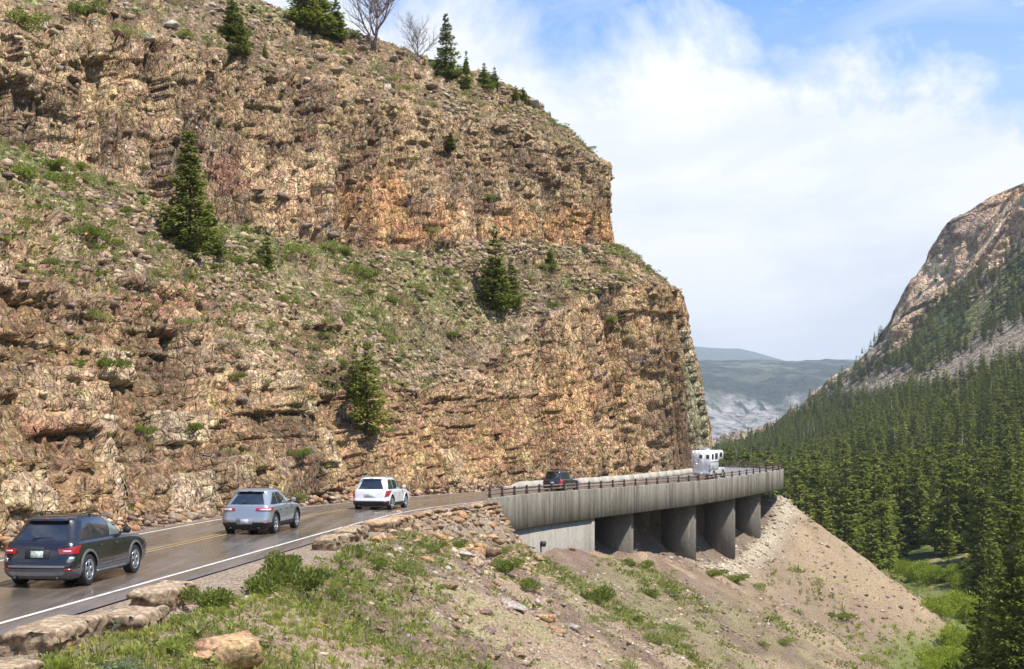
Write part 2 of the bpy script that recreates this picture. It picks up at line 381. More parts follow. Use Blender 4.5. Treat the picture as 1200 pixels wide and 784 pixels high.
_g0 = [(-25, -4.3), (60, -4.35), (74, -5.2), (84, -6.2), (91, -7.4), (109, -9.4), (114, -9.8), (119, -10.7), (124, -11.2), (139.5, -13.4), (152, -13.9), (163, -12.9), (168, -10.4), (172, -8.9), (176, -8.6)]
G0S = np.array([s_at_Y(max(a, -24)) for a, b in _g0]); G0Z = np.array([b for a, b in _g0])
G0S = np.append(G0S, [STIP+12, STIP+30, STIP+80]); G0Z = np.append(G0Z, [-8.6, -8.4, -8])
_ms = np.array([0, s_at_Y(60), s_at_Y(85), s_at_Y(112), s_at_Y(140), s_at_Y(160), s_at_Y(172), STIP+60]); _mz = np.array([.55, .60, .52, .44, .52, .66, .72, .72])
def hill(x, y):
    s, d = nearest(x, y)
    zr = np.interp(s, SL, LZ); g0 = np.interp(s, G0S, G0Z); m = np.interp(s, _ms, _mz)
    br = sstep(SB0-5, SB0+4, s)
    # away from the bridge: flat gravel shoulder to 2.4 m, then the bank
    sh = 2.5-1.2*sstep(s_at_Y(56), s_at_Y(70), s)
    zA = zr-.12-.02*np.clip(d, 0, 9)
    zA = np.where(d > sh, zA-.02-np.minimum((d-sh)*.75, np.maximum(zr-.15-g0, .0)+.0*d)-np.maximum(0, d-sh-.8)*m*.96, zA)
    zin = zr-.25
    zB = np.where(d < .9, g0+(zin-.6-g0)*sstep(.5, -9.5, d)**1.1, g0-(d-.9)*m)
    z = zA*(1-br)+zB*br
    z = np.where(d < -8.4, np.maximum(z, zr-.3), z)
    return z, s, d
def ground(x, y, detail=True):
    z, s, d = hill(x, y)
    v = valley(x, y)
    knoll = -1.7-.3*np.maximum(0, y)-.1*np.maximum(0, -y)-.30*np.abs(x)
    v = np.where(d < 6, -30, v); k = 1.6; a = np.maximum(z, v); z2 = a+k*np.log1p(np.exp(-np.abs(z-v)/k))*.55
    z2 = np.where((d < 3), np.maximum(z, v), z2)
    z2 = np.where((y < 22) & (d > 3), np.maximum(z2, knoll), z2)
    if detail:
        w = sstep(1.6, 5.5, d)
        wb = np.where(s > SB0-3, 1, w); w = np.maximum(w, wb*sstep(-9, -6, d)*(s > SB0-3))
        n = fbm(x/9, y/9, oct=3, seed=3)*.85+fbm(s/3.2, d/16, oct=4, seed=4)*.55*sstep(4, 12, d)+fbm(x/2.2, y/2.2, oct=4, seed=9)*.30
        i1, i2, cr, cx, cy = cells(x/1.1+n*.3, y/1.1, 31)
        rk = np.clip(fbm(x/6, y/6, oct=3, seed=44)+.12, 0, 1)*2.0
        n = n+(i1-.4)*.42*np.clip(rk, 0, 1)*(cr > .06)
        z2 = z2+n*w
    return z2, s, d

# fine sheet of the hillside, denser towards the camera
nr, nc = 500, 560
yy = 13*np.exp(np.linspace(0, math.log(250/13), nr)); pxs = np.linspace(-190, 1300, nc)
GX = (pxs[None, :]-600)/F*yy[:, None]; GY = np.repeat(yy[:, None], nc, 1)
GZ, GS, GD = ground(GX, GY)
# albedo of the hillside
def hill_colour(x, y, z, s, d):
    n = fbm(x/5, y/5, oct=4, seed=61); n2 = fbm(x/1.3, y/1.3, oct=4, seed=62); n3 = fbm(x/12, y/12, oct=3, seed=63)
    c = lerp3((.24, .17, .12), (.39, .285, .19), sstep(-.25, .35, n+.5*n2))          # purplish scree to tan soil
    c = lerp3(c, np.array((.42, .305, .195)), sstep(SB0+22, STIP-6, s)*sstep(0, 6, d)*.85)   # the sandy fan beyond the bridge
    c = lerp3(c, np.array((.25, .17, .135)), sstep(.12, .4, n3)*.6)
    gr = sstep(.02, .28, n3*.6+n2*.5+.08)*sstep(2, 5, d)*(1-.72*sstep(SB0+14, SB0+70, s))
    c = lerp3(c, np.array((.26, .27, .10)), gr*.42)
    # pale rubble along the foot of the viaduct
    q = np.exp(-((d-.6)/1.7)**2)*sstep(SB0+52, SB0+66, s)
    c = lerp3(c, np.array((.50, .42, .30)), np.clip(q*1.3+0*n, 0, 1)*sstep(-.5, .1, n2+.35))
    under = sstep(SB0-1, SB0+3, s)*sstep(.8, -.6, d)  # soil beneath the deck, with the deck's shade put into its colour
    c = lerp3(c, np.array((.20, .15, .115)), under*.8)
    sh = sstep(3.6, 2.2, d)*sstep(SB0+2, SB0-6, s)
    c = lerp3(c, np.array((.37, .29, .21)), sh)
    red = sstep(-7.6, -9.2, d)*sstep(SB0+12, SB0, s)
    c = lerp3(c, np.array((.30, .20, .145)), red)
    fl = sstep(-21.5, -24, z)
    c = lerp3(c, np.array((.15, .19, .045)), fl*.8)
    return c*(1+.18*n2[..., None])
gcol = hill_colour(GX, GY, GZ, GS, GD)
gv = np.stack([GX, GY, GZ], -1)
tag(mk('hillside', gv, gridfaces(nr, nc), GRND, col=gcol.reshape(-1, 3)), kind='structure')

# coarse ground out to the horizon
ys = np.concatenate([np.linspace(-250, 0, 12), np.linspace(10, 260, 60), 260*np.exp(np.linspace(.02, math.log(9000/260), 190))]); xs = np.concatenate([-np.exp(np.linspace(math.log(4000), math.log(60), 30)), np.linspace(-55, 120, 60), np.linspace(124, 420, 110), np.exp(np.linspace(math.log(430), math.log(6000), 40))])
VX, VY = np.meshgrid(xs, ys)
VZ, VS, VD = ground(VX, VY, False)
infan = (VY > 10) & (VY < 252) & (np.abs(VX) < 70+.0*VX) ; VZ = np.where(infan, VZ-1.6, VZ)
VZ = VZ-np.where((VY > 320) & (VY < 2100), 26*sstep(.12, .3, (VX-(36+.1*VY))/np.maximum(60, np.interp(VY, _xr[:, 0], _xr[:, 1])-(36+.1*VY))), 0); VZ = np.where((VX < -25) & (VY < 260) & (VY > -30), -6, VZ)
# the far plateau and its badlands
def farhills(x, y):
    b = 3200+fbm(x/700, x/700*0+3, oct=3, seed=70)*350
    t = (y-b)/1900
    prof = np.interp(t, [-.3, 0, .22, .38, .55, .8, 1.0, 1.6, 3], [0, 6, 70, 175, 215, 262, 285, 330, 350])
    gul = fbm(x/120, y/420, oct=4, seed=71)
    return prof-24+gul*np.interp(t, [0, .2, .4, .6, 1], [0, 26, 22, 9, 12])+fbm(x/500, y/500, oct=3, seed=72)*18*np.clip(t, 0, 1)
fh = farhills(VX, VY); VZ = np.where(VY > 2500, np.maximum(VZ, fh), VZ); VZ = VZ-sstep(2550, 2800, VY)*sstep(60, 180, VX)*sstep(1900, 1600, VX)*38
vn_ = fbm(VX/35, VY/35, oct=3, seed=81); vn2 = fbm(VX/10, VY/14, oct=4, seed=82)
vc = lerp3((.07, .095, .026), (.15, .18, .05), sstep(-.3, .4, vn_))
v_ = (VX-(36+.1*VY))/np.maximum(60, 330-(36+.1*VY))
PX, PY = project(np.stack([VX, VY, VZ], -1))
tag(mk('ground', np.stack([VX, VY, VZ], -1), gridfaces(*VX.shape), FAR, col=vc.reshape(-1, 3), smooth=True), kind='structure')

# ------------------------------------------------------------------ the mountain across the valley
my = np.concatenate([np.linspace(300, 860, 120), np.linspace(863, 1180, 290), np.linspace(1190, 2300, 90)]); mv = np.concatenate([np.linspace(-.05, .55, 50), np.linspace(.56, 1.04, 190), np.linspace(1.06, 1.7, 20)])
MYY, MV = np.meshgrid(my, mv, indexing='ij')
ax = 36+.1*MYY; w = vwidth(MYY, ax)
MX = ax+MV*w
MZ = valley(MX, MYY)
v0 = .69+.12*sstep(1145, 1200, 600+MX*F/MYY)-.14*sstep(1105, 1040, 600+MX*F/MYY); cliff_m = sstep(-.03, .04, MV-v0+fbm(MYY/60, MV*4, oct=3, seed=90)*.07)*sstep(1.12, 1.05, MV)
cl_n = fbm(MYY/45, MZ/55, MX/80, oct=5, seed=91); gul = fbm(MYY/14, MZ/70, MX/60, oct=5, seed=92)
i1, i2, cr, _, _ = cells(MYY/16+cl_n, MZ/22+gul, 93)
dX = (cl_n*26+gul*15+(i1-.5)*10)*cliff_m
MX = MX+dX*.6; MYY0 = MYY; MYY = MYY+dX*.9; MZ = MZ+(fbm(MYY/30, MV*9, oct=4, seed=94)*9)*cliff_m+np.exp(-((MV-1)/.06)**2)*fbm(MYY/12, MV*5, oct=4, seed=96)*6
PXm, PYm = project(np.stack([MX, MYY, MZ], -1))
soil = lerp3((.10, .12, .04), (.17, .17, .07), sstep(-.2, .3, fbm(MYY/25, MX/25, oct=4, seed=95)))
rk = lerp3((.52, .375, .255), (.74, .56, .395), sstep(-.3, .35, cl_n+.4*(i2-.5)))
rk = lerp3(rk, np.array((.20, .15, .12)), sstep(.05, .5, gul)*.7)
rk = lerp3(rk, np.array((.55, .38, .19)), sstep(.15, .5, fbm(MYY/80, MZ/40, oct=3, seed=97))*.5)
mc = lerp3(soil, rk, np.clip(cliff_m*1.2, 0, 1))
scree = np.zeros_like(MYY)
def seg(px, py, a, b, wd):
    ax_, ay_ = a; bx_, by_ = b; t = np.clip(((px-ax_)*(bx_-ax_)+(py-ay_)*(by_-ay_))/((bx_-ax_)**2+(by_-ay_)**2), 0, 1)
    return np.clip(1.3-np.hypot(px-ax_-t*(bx_-ax_), py-ay_-t*(by_-ay_))/(wd*(.35+.65*t)), 0, 1)
sn = fbm(MYY/20, MX/20, oct=3, seed=98)*8
scree = np.maximum(seg(PXm+sn, PYm+sn, (1085, 446), (1205, 385), 26), seg(PXm+sn, PYm+sn, (970, 459), (1060, 438), 17))
scree = np.maximum(scree, .8*seg(PXm+sn, PYm+sn, (985, 450), (1035, 405), 15))
mc = lerp3(mc, np.array((.33, .265, .20)), sstep(.15, .7, scree))
moun = mk('mountain', np.stack([MX, MYY, MZ], -1), gridfaces(*MX.shape), FARROCK, col=mc.reshape(-1, 3), smooth=False); tag(moun, kind='structure')

# far plateau, finer than the ground sheet
fx = np.linspace(250, 1500, 240); fy = np.concatenate([np.linspace(2800, 5400, 150), np.linspace(5450, 9000, 25)])
FX, FY = np.meshgrid(fx, fy); FZ = farhills(FX, FY)+.8
FZ = FZ+fbm(FX/40, FY/160, oct=3, seed=75)*6*(FY < 5400)
t = (FY-3200)/1900; bn = fbm(FX/90, FY/150, oct=4, seed=73)
fc = lerp3((.03, .042, .032), (.085, .10, .065), sstep(.02, .42, fbm(FX/70, FY/90, oct=4, seed=74)))
bad = sstep(-.12, -.02, t+bn*.08)*sstep(.42, .35, t+bn*.08)*sstep(560+190, 600, FX-.165*FY+560+bn*90)
fc = lerp3(fc, np.array((.31, .29, .265)), np.clip(bad*sstep(-.25, -.05, fbm(FX/16, FY/60, oct=4, seed=77)+.12)*1.2, 0, 1)*.9)
fc = lerp3(fc, np.array((.17, .19, .13)), sstep(.62, .7, t)*sstep(.1, .4, bn)*.6)
FARH = simple('x', (1, 1, 1)); bpy.data.materials.remove(FARH)
FARHM = rockmat('distant_plateau_cover', .012, .4, .7, 1.3)
tag(mk('distant_plateau', np.stack([FX, FY, FZ], -1), gridfaces(*FX.shape), FARHM, col=fc.reshape(-1, 3), smooth=True), kind='structure')
bx = np.linspace(-2500, 5200, 60); by = np.array([9000, 10500, 12000, 14500]); BX, BY = np.meshgrid(bx, by)
BZ = np.interp(BY, [9000, 10500, 12000, 14500], [100, 560, 690, 690])+fbm(BX/1500, BY/3000, oct=4, seed=79)*110-np.clip((BX-1950)/800, 0, 1)*170
tag(mk('distant_range', np.stack([BX, BY, BZ], -1), gridfaces(*BX.shape), FARHM, col=np.tile((.05, .075, .04), (BX.size, 1)), smooth=True), kind='structure')

# ------------------------------------------------------------------ the great cliff on the left
# stations along the road: foot, top of the lower cliff, foot of the upper cliff, its top, skyline
ST = [((-23.7, 6), (-33, 15, 7), (-48, 35, 19), (-50, 37, 29), (-60, 50, 43)),
      ((-20.7, 30), (-28, 41, 7.5), (-42, 64, 19), (-44, 66, 28), (-57, 88, 45)),
      ((-18.2, 48), (-24.4, 59, 7.6), (-37, 84, 19), (-39, 87, 27), (-51.5, 108, 46.5)),
      ((-16.4, 62), (-21.5, 71, 7), (-32.2, 97, 18.8), (-34, 101, 27.6), (-45, 122, 46.5)),
      ((-14.2, 76), (-18, 83, 5.4), (-28, 104, 18.2), (-29.3, 109, 30), (-37, 131, 46)),
      ((-11.6, 90), (-14.8, 96, 3.4), (-23.5, 113, 17), (-24.7, 118, 31.3), (-29.4, 138, 44.5)),
      ((-7.6, 104), (-10.6, 109, 2.6), (-17.5, 123.5, 16.4), (-18.7, 128.5, 31.8), (-20.8, 144, 42.8)),
      ((-2.6, 118), (-5.4, 124, 4), (-9.5, 134, 17.5), (-10.4, 139, 32.2), (-11.8, 152.5, 41.2)),
      ((3.0, 131), (1.8, 138, 9), (-2, 144, 19.6), (-2.9, 148, 32.4), (-4.6, 159, 40.3)),
      ((9.2, 145), (7.6, 151.5, 14.2), (4, 153, 20.3), (3.2, 156, 32.4), (2, 163, 38.8)),
      ((15.4, 157), (13.5, 160, 16.5), (9, 161, 21.3), (8.3, 162.5, 32), (5.3, 166, 36.6)),
      ((22.2, 167), (19.0, 168.5, 17), (11.9, 166.5, 21.9), (11.0, 167.5, 31), (6.8, 169, 35.8)),
      ((25.8, 174), (21.1, 174.5, 16.6), (12.2, 171, 22.2), (11.3, 172, 30.8), (6.3, 173, 35.6)),
      ((23.6, 182), (19, 182, 16.4), (11.2, 177, 22.2), (10.6, 177, 31), (5, 177, 36)),
      ((18.5, 189.5), (14, 187, 17), (7, 182, 22.5), (6.3, 182, 31), (1, 181, 37)),
      ((5, 194), (2, 191, 18), (-3, 188, 23), (-4, 187, 32), (-8, 186, 38)),
      ((-15, 197), (-17, 195, 19), (-20, 192, 24), (-21, 190, 33), (-24, 188, 40))]
def stations():
    K = [[], [], [], [], [], []]
    for a in ST:
        s, d = nearest(np.array([a[0][0]]), np.array([a[0][1]])); zb = float(np.interp(s[0], SL, LZ))-.5
        K[0].append((*a[0], zb))
        for i in range(1, 5): K[i].append(a[i])
        b = Vector((a[4][0]-a[3][0], a[4][1]-a[3][1], 0)).normalized()
        K[5].append((a[4][0]+b.x*28-8, a[4][1]+b.y*28, a[4][2]-4))
    return [np.array(k, float) for k in K]
KN = stations()
_m = cat_at(KN[1]*.5+KN[2]*.5, np.linspace(0, len(ST)-1, 2000)); _sl = np.concatenate([[0], np.cumsum(np.linalg.norm(np.diff(_m, axis=0), axis=1))])
# columns: dense where near and in view
_den = np.interp(np.linspace(0, len(ST)-1, 2000), [0, 1, 2, 3, 8, 12.5, 13.5, 15, 16], [.8, 1.4, 5.0, 6.3, 6.0, 5.4, 3, 1, .8])
cum = np.concatenate([[0], np.cumsum(np.diff(_sl)*_den[1:])]); ncol = int(cum[-1])
tt = np.interp(np.linspace(0, cum[-1], ncol), cum, np.linspace(0, len(ST)-1, 2000)); Sarc = np.interp(tt, np.linspace(0, len(ST)-1, 2000), _sl)
KC = [cat_at(k, tt) for k in KN]
rows = []; vv = []
NR = [118, 105, 98, 72, 10]
for k in range(5):
    for i in range(NR[k]):
        u = i/NR[k]; vv.append(k+u); rows.append(KC[k]*(1-u)+KC[k+1]*u)
vv.append(5.0); rows.append(KC[5])
CP = np.stack(rows, 0); VVv = np.array(vv)[:, None]+0*CP[..., 0]; SA = Sarc[None, :]+0*VVv
# soften the breaks of slope a little
def smooth_rows(A, k):
    P = np.pad(A, ((k, k), (0, 0), (0, 0)), 'edge'); return sum(P[i:i+A.shape[0]] for i in range(2*k+1))/(2*k+1)
CP = smooth_rows(CP, 1)
Hh = np.concatenate([np.zeros((1, CP.shape[1])), np.cumsum(np.linalg.norm(np.diff(CP, axis=0), axis=2), axis=0)], 0)
du = np.gradient(CP, axis=1); dv = np.gradient(CP, axis=0); NRM = np.cross(du, dv); NRM /= np.linalg.norm(NRM, axis=2, keepdims=True)+1e-9
NH = NRM.copy(); NH[..., 2] *= .35; NH /= np.linalg.norm(NH, axis=2, keepdims=True)
X_, Y_, Z_ = CP[..., 0], CP[..., 1], CP[..., 2]
PXc, PYc = project(CP)
wv = fbm(SA/5, Hh/5, oct=3, seed=101); wv2 = fbm(SA/5+40, Hh/5+9, oct=3, seed=102)
lower = sstep(1.12, .95, VVv)
upper = sstep(1.94, 2.02, VVv)*sstep(3.12, 2.96, VVv)
top = sstep(2.96, 3.12, VVv)
tE = tt[None, :]+0*VVv
nose = sstep(6.6, 8.6, tE)
slope_rock = sstep(-.08, .22, fbm(SA/11, Hh/3.2, oct=4, seed=103)+.05*wv)*(sstep(1.0, 1.1, VVv)*sstep(1.95, 1.75, VVv)*(.55+.45*nose)+0)
leftlow = sstep(7.5, 5.5, tE)*sstep(1.75, 1.3, VVv)           # ledgy ground low on the left
slope_rock = np.maximum(slope_rock, leftlow*sstep(1.0, 1.1, VVv)*sstep(-.25, .2, fbm(SA/8, Hh/3, oct=4, seed=104)+.08))
rocky = np.clip(lower*1.0+upper+slope_rock+top*.85*sstep(-.3, .15, fbm(SA/7, Hh/4, oct=4, seed=105)+.15), 0, 1)
D = np.zeros_like(X_)
def blocks(x, y, wx, hy, seed, lean=0.):
    """jointed rock: uneven upright columns, each broken into uneven blocks. id, id2, position inside (u,v), width of the joint"""
    xs_ = (x+lean*y)/wx; xs_ = xs_+.32*np.sin(xs_*2.1+seed)+.22*np.sin(xs_*4.7+seed*2.3); ci = np.floor(xs_); z0 = ci*0
    r1, r2 = hsh(ci, z0, z0, seed), hsh(ci, z0+1, z0, seed)
    ys_ = y/(hy*(.55+.9*r1))+r2*13; ys_ = ys_+.30*np.sin(ys_*2.3+r1*20); ri = np.floor(ys_)
    return hsh(ci, ri, z0, seed+3), hsh(ci, ri, z0+5, seed+3), xs_-ci, ys_-ri, r1
def face(B, off, tilt, crackw=.07, crackd=.3, colw=.0):
    i1, i2, u, v, r1 = B; vt = 1-.75*colw; i1 = colw*r1+(1-colw)*i1; i2 = colw*hsh(np.floor(r1*9999), r1*0, r1*0, 5)+(1-colw)*i2
    e = np.minimum(u, 1-u)/crackw; e2_ = np.minimum(v, 1-v)/(crackw*1.2)
    return (i1-.5)*off+(u-.5)*(i2-.5)*tilt*2+(v-.5)*(i1-.62)*tilt*vt-crackd*np.maximum(sstep(1, .25, e), .35*sstep(1, .25, e2_))
Zq = np.where(upper > .5, Z_*1.05, Z_*1.25)
w1_, w2_ = wv*.35, wv2*.35
# buttresses and gullies, broken in plan rather than rolling
but = blocks(SA+wv*1.2, Zq+wv2*2, 6.5, 40, 110, .04); but2 = blocks(SA+wv*.8, Zq+wv2*1.5, 3.1, 13, 112, .03)
D += ((but[0]-.5)*1.5+(but[2]-.5)*(but[1]-.5)*2.4)*upper+fbm(SA/9, Hh/30, oct=3, seed=110)*1.1*upper
D += ((but[0]-.5)*1.6+(but[2]-.5)*(but[1]-.5)*2.6+fbm(SA/10, Hh/45, oct=3, seed=112)*(1.3-.6*nose))*lower
D += face(but2, .9, .9, .05, .35, .4)*(lower+upper*.8)
D += fbm(SA/16, Hh/16, oct=4, seed=114)*1.5*(1-lower)*(1-upper)
# tall columns on the right of the lower cliff
A1 = blocks(SA+w1_, Zq+w2_, 2.7, 17, 120, .10); A2 = blocks(SA+w1_, Zq+w2_, 1.15, 5.5, 121, .10); A3 = blocks(SA+w1_*.5, Zq+w2_*.5, .7, 1.1, 128, .05)
a1, a2 = A1[0], A1[1]; a1b = A2[0]
colm = lower*nose
D += (face(A1, 2.0, 2.4, .09, 1.3, .9)+face(A2, .85, 1.0, .12, .6, .75)+face(A3, .08, .08, .1, .03))*colm
# big blocks on the left of the lower cliff
B1 = blocks(SA+wv*.5, Zq+wv2*.4, 3.6, 2.5, 122); B2 = blocks(SA+w1_, Zq+w2_, 1.4, .95, 125); b1, b2 = B1[0], B1[1]
low_l = lower*(1-nose)+slope_rock*leftlow
D += (face(B1, 1.25, 1.2, .05, .7, .35)+face(B2, .34, .36, .08, .18))*low_l
# upper cliff: columns below, thin broken courses above
up_lo = upper*sstep(2.66, 2.42, VVv+.12*wv); up_hi = upper*(1-up_lo)
C1 = blocks(SA+w1_, Zq+w2_, 2.1, 7.5, 123, -.03); C2 = blocks(SA+w1_*.6, Zq+w2_*.6, .95, 2.4, 126); c1, c2 = C1[0], C1[1]
D += (face(C1, 1.35, 1.7, .09, 1.0, .75)+face(C2, .42, .6, .13, .4, .5))*up_lo
E1 = blocks(SA+w1_, Zq+w2_, 2.0, 2.6, 124); E2 = blocks(SA+w1_*.6, Zq+w2_*.6, .85, .7, 127); d1, d2 = E1[0], E1[1]
D += (face(E1, 1.0, 1.1, .08, .75, .5)+face(E2, .26, .28, .10, .15))*(up_hi+top*.6*rocky)
# ledges of the thin-bedded bands
stp = np.floor(Hh/.62+wv*.5); fr = (Hh/.62+wv*.5)-stp
led = hsh(stp, np.floor(SA/3.5+hsh(stp, stp*0, stp*0, 7)*5), stp*0, 131)
bed = np.clip(slope_rock*1.2+up_hi*.5+lower*sstep(.74, .92, VVv)*.9, 0, 1)
D += ((led-.5)*.42+(fr-.5)*.16)*bed*(1-.7*upper)*(1-.6*colm)
F1_ = blocks(SA+w1_*.4, Hh+w2_*.4, .55, .48, 141); s1, s2 = F1_[0], F1_[1]
D += face(F1_, .16, .14, .12, .05)*(.30+.30*rocky)*(1-.7*colm)*(1-.4*upper)
e1, e2, ec, ex, ey = cells(SA/1.3+wv*.4, Hh/1.1+wv2*.4, 140)
D += ((e1-.5)*.40+ex*(e2-.5)*.5)*(.75-.65*rocky)
D += fbm(SA/1.1, Hh/1.6, oct=3, seed=142)*.12*rocky
# debris: loose stones on the slopes
D += np.abs(fbm(SA/.6, Hh/.6, oct=3, seed=150))*.35*(1-rocky)
D *= np.clip(Hh/1.2, .0, 1)*sstep(5, 4.2, VVv)
D -= 1.4*np.clip(Hh/4, 0, 1)*0
D *= np.interp(tE, [10, 11.5], [1, .62])
CPd = CP+NH*D[..., None]
# keep the rock off the carriageway
ss_, dd_ = nearest(CPd[:60, :, 0], CPd[:60, :, 1])
push = np.clip(dd_+np.interp(ss_, [STIP-25, STIP-5, STIP+8], [9.5, 7.9, 7.9]), 0, None)*(ss_ > 20)
CPd[:60, :, 0] -= np.interp(ss_, SL, NXo)*push; CPd[:60, :, 1] -= np.interp(ss_, SL, NYo)*push

# albedo
n1_ = fbm(SA/3.5, Hh/3.5, oct=4, seed=160); n2_ = fbm(SA/10, Hh/8, oct=3, seed=161); n3_ = fbm(SA/1.2, Hh/1.2, oct=3, seed=162)
tan, brown, grey, orange, cream, red, purple, dark = map(np.array, ((.405, .275, .150), (.235, .152, .088), (.345, .28, .21), (.44, .265, .125), (.50, .38, .25), (.34, .18, .11), (.205, .155, .12), (.13, .10, .08)))
idx = np.where(lower*nose > .5, .45*a1b+.55*a2, np.where(lower > .5, b1, np.where(up_lo > .5, c1, d1)))
col = lerp3(brown, tan, sstep(-.35, .3, n1_+.6*(idx-.5)))
col = lerp3(col, grey, sstep(.55, .95, s2+.25*n2_)*.5)
col = lerp3(col, purple, sstep(.15, .45, n2_+.4*(s1-.5))*.3)
# lower cliff is warmer, ochre
oc = lower*sstep(-.35, .25, n2_+.5*n1_+.15)
col = lerp3(col, orange, oc*.42)
col = lerp3(col, cream, lower*sstep(.62, .9, idx)*.22)
lich = colm*sstep(.05, .35, fbm(SA/1.6, Hh/6, oct=3, seed=170)+.05)*sstep(10.2, 11.2, tE+n1_)
col = lerp3(col, np.array((.42, .43, .27)), lich*.6)
# stained band at the foot of the upper cliff
def blob(px, py, rx, ry): return np.exp(-((PXc-px)/rx)**2-((PYc-py)/ry)**2)
bandw = sstep(2.0, 2.06, VVv)*sstep(2.42, 2.2, VVv+.12*n1_)
ob = np.clip(bandw*sstep(430, 520, PXc+60*n1_)*(.75+.6*n1_)+1.3*blob(470, 245, 34, 42)+.7*blob(385, 235, 70, 30)+.8*blob(690, 265, 30, 18), 0, 1)
col = lerp3(col, np.array((.54, .295, .135)), ob*.85*upper*sstep(-.35, .1, fbm(SA/1.1, Hh/7, oct=3, seed=175)+.1))
col = lerp3(col, np.array((.44, .23, .155)), np.clip(1.6*blob(268, 205, 28, 20)-.2, 0, 1)*upper*.75)
cb = np.clip(1.2*blob(125, 185, 42, 22)+1.0*blob(330, 215, 55, 30)+.9*blob(540, 255, 30, 18)+.8*blob(155, 95, 22, 14)+.9*blob(90, 70, 22, 12), 0, 1)*sstep(.3, .6, idx)
col = lerp3(col, np.array((.62, .43, .25)), cb*upper*.8)
col = lerp3(col, np.array((.47, .26, .115)), np.clip(1.0*blob(650, 470, 65, 40)+.7*blob(570, 520, 70, 34)+.7*blob(480, 540, 70, 34)+.5*n1_, 0, 1)*lower*.5)
col = lerp3(col, np.array((.36, .16, .10)), np.clip(1.1*blob(62, 502, 32, 18)+.7*blob(190, 350, 60, 20), 0, 1)*.7*rocky)
col = lerp3(col, np.array((.50, .40, .26)), sstep(.82, .9, b1)*low_l*.4)
# bedding tint
col = col*(1+((led-.5)*.34*bed)[..., None])
# soil and debris on the slopes
soilc = lerp3((.26, .185, .11), (.37, .275, .165), sstep(-.3, .3, n2_+.5*n3_))
soilc = lerp3(soilc, np.array((.22, .155, .13)), sstep(.1, .45, fbm(SA/6, Hh/9, oct=3, seed=171))*.8)
veg = sstep(.0, .34, fbm(SA/4, Hh/4, oct=4, seed=172)+.20*sstep(1.45, 1.8, VVv)*sstep(8.5, 6, tE)-.06*top)
soilc = lerp3(soilc, np.array((.20, .225, .075)), veg*.85*sstep(1.05, 1.25, VVv))
col = lerp3(soilc, col, np.clip(rocky*1.15, 0, 1))
cav = np.zeros_like(D)
col = col*(1+.20*n3_[..., None])*(.74+.52*s1[..., None])*(.84+.32*idx[..., None])*(1+(colm*(a1-.5)*.5)[..., None])
col = np.clip(col*1.04, .03, .8)
cliff = mk('cliff', CPd, gridfaces(*X_.shape), ROCK, col=col.reshape(-1, 3)); tag(cliff, kind='structure')

# finding places on the built surfaces: a small depth image of the sheets, seen from the camera
ZW = np.concatenate([CPd.reshape(-1, 3), gv.reshape(-1, 3)]); ZS = np.concatenate([np.zeros(CPd.shape[0]*CPd.shape[1]), np.ones(gv.shape[0]*gv.shape[1])])
_px, _py = project(ZW); okm = (_px > -180) & (_px < 1290) & (_py > -260) & (_py < 990)
ZW = ZW[okm]; ZS = ZS[okm]; _ix = ((_px[okm]+180)/3).astype(int); _iy = ((_py[okm]+260)/3).astype(int)
_o = np.argsort(-ZW[:, 1]); ZB = np.full((420, 495), -1); ZB[_iy[_o], _ix[_o]] = _o
ZBd = np.where(ZB >= 0, ZW[ZB, 1], 1e9)
def on_surface(px, py):
    ix, iy = int((px+180)/3), int((py+260)/3)
    w = ZBd[max(iy-1, 0):iy+2, max(ix-1, 0):ix+2]
    if w.size == 0 or w.min() > 1e8: return None
    k = np.unravel_index(w.argmin(), w.shape); i = ZB[max(iy-1, 0)+k[0], max(ix-1, 0)+k[1]]
    return ZW[i]
def gz(x, y):
    z, s, d = ground(np.array([x], float), np.array([y], float)); return float(z[0])

# ------------------------------------------------------------------ road
def asphalt():
    m, nt, b = mat_base('wet_brown_asphalt'); lk = nt.links.new
    g = N(nt, 'ShaderNodeNewGeometry')
    mp = N(nt, 'ShaderNodeMapping'); mp.inputs['Rotation'].default_value = (0, 0, math.radians(8)); mp.inputs['Scale'].default_value = (1.6, .07, 1); lk(g.outputs['Position'], mp.inputs[0])
    s = N(nt, 'ShaderNodeTexNoise', i_Scale=1.0, i_Detail=6, i_Roughness=.65); lk(mp.outputs[0], s.inputs['Vector'])
    a = N(nt, 'ShaderNodeTexNoise', i_Scale=.35, i_Detail=6); lk(g.outputs['Position'], a.inputs['Vector'])
    f = N(nt, 'ShaderNodeTexNoise', i_Scale=40, i_Detail=3); lk(g.outputs['Position'], f.inputs['Vector'])
    c = ramp(nt, s.outputs[0], [(.30, (.095, .077, .062)), (.5, (.14, .113, .088)), (.72, (.20, .16, .122))])
    c = MIX(nt, 1.0, c, ramp(nt, f.outputs[0], [(.3, .8), (.7, 1.2)]), 'MULTIPLY')
    c = MIX(nt, ramp(nt, a.outputs[0], [(.45, 0), (.7, .5)]), c, (.22, .17, .125))
    lk(c, b.inputs['Base Color'])
    lk(ramp(nt, M2(nt, 'ADD', M2(nt, 'MULTIPLY', s.outputs[0], .6), M2(nt, 'MULTIPLY', a.outputs[0], .4)), [(.38, .12), (.50, .26), (.64, .55)]), b.inputs['Roughness'])
    bp = N(nt, 'ShaderNodeBump', i_Strength=.25, i_Distance=.01); lk(f.outputs[0], bp.inputs['Height']); lk(bp.outputs[0], b.inputs['Normal'])
    return m
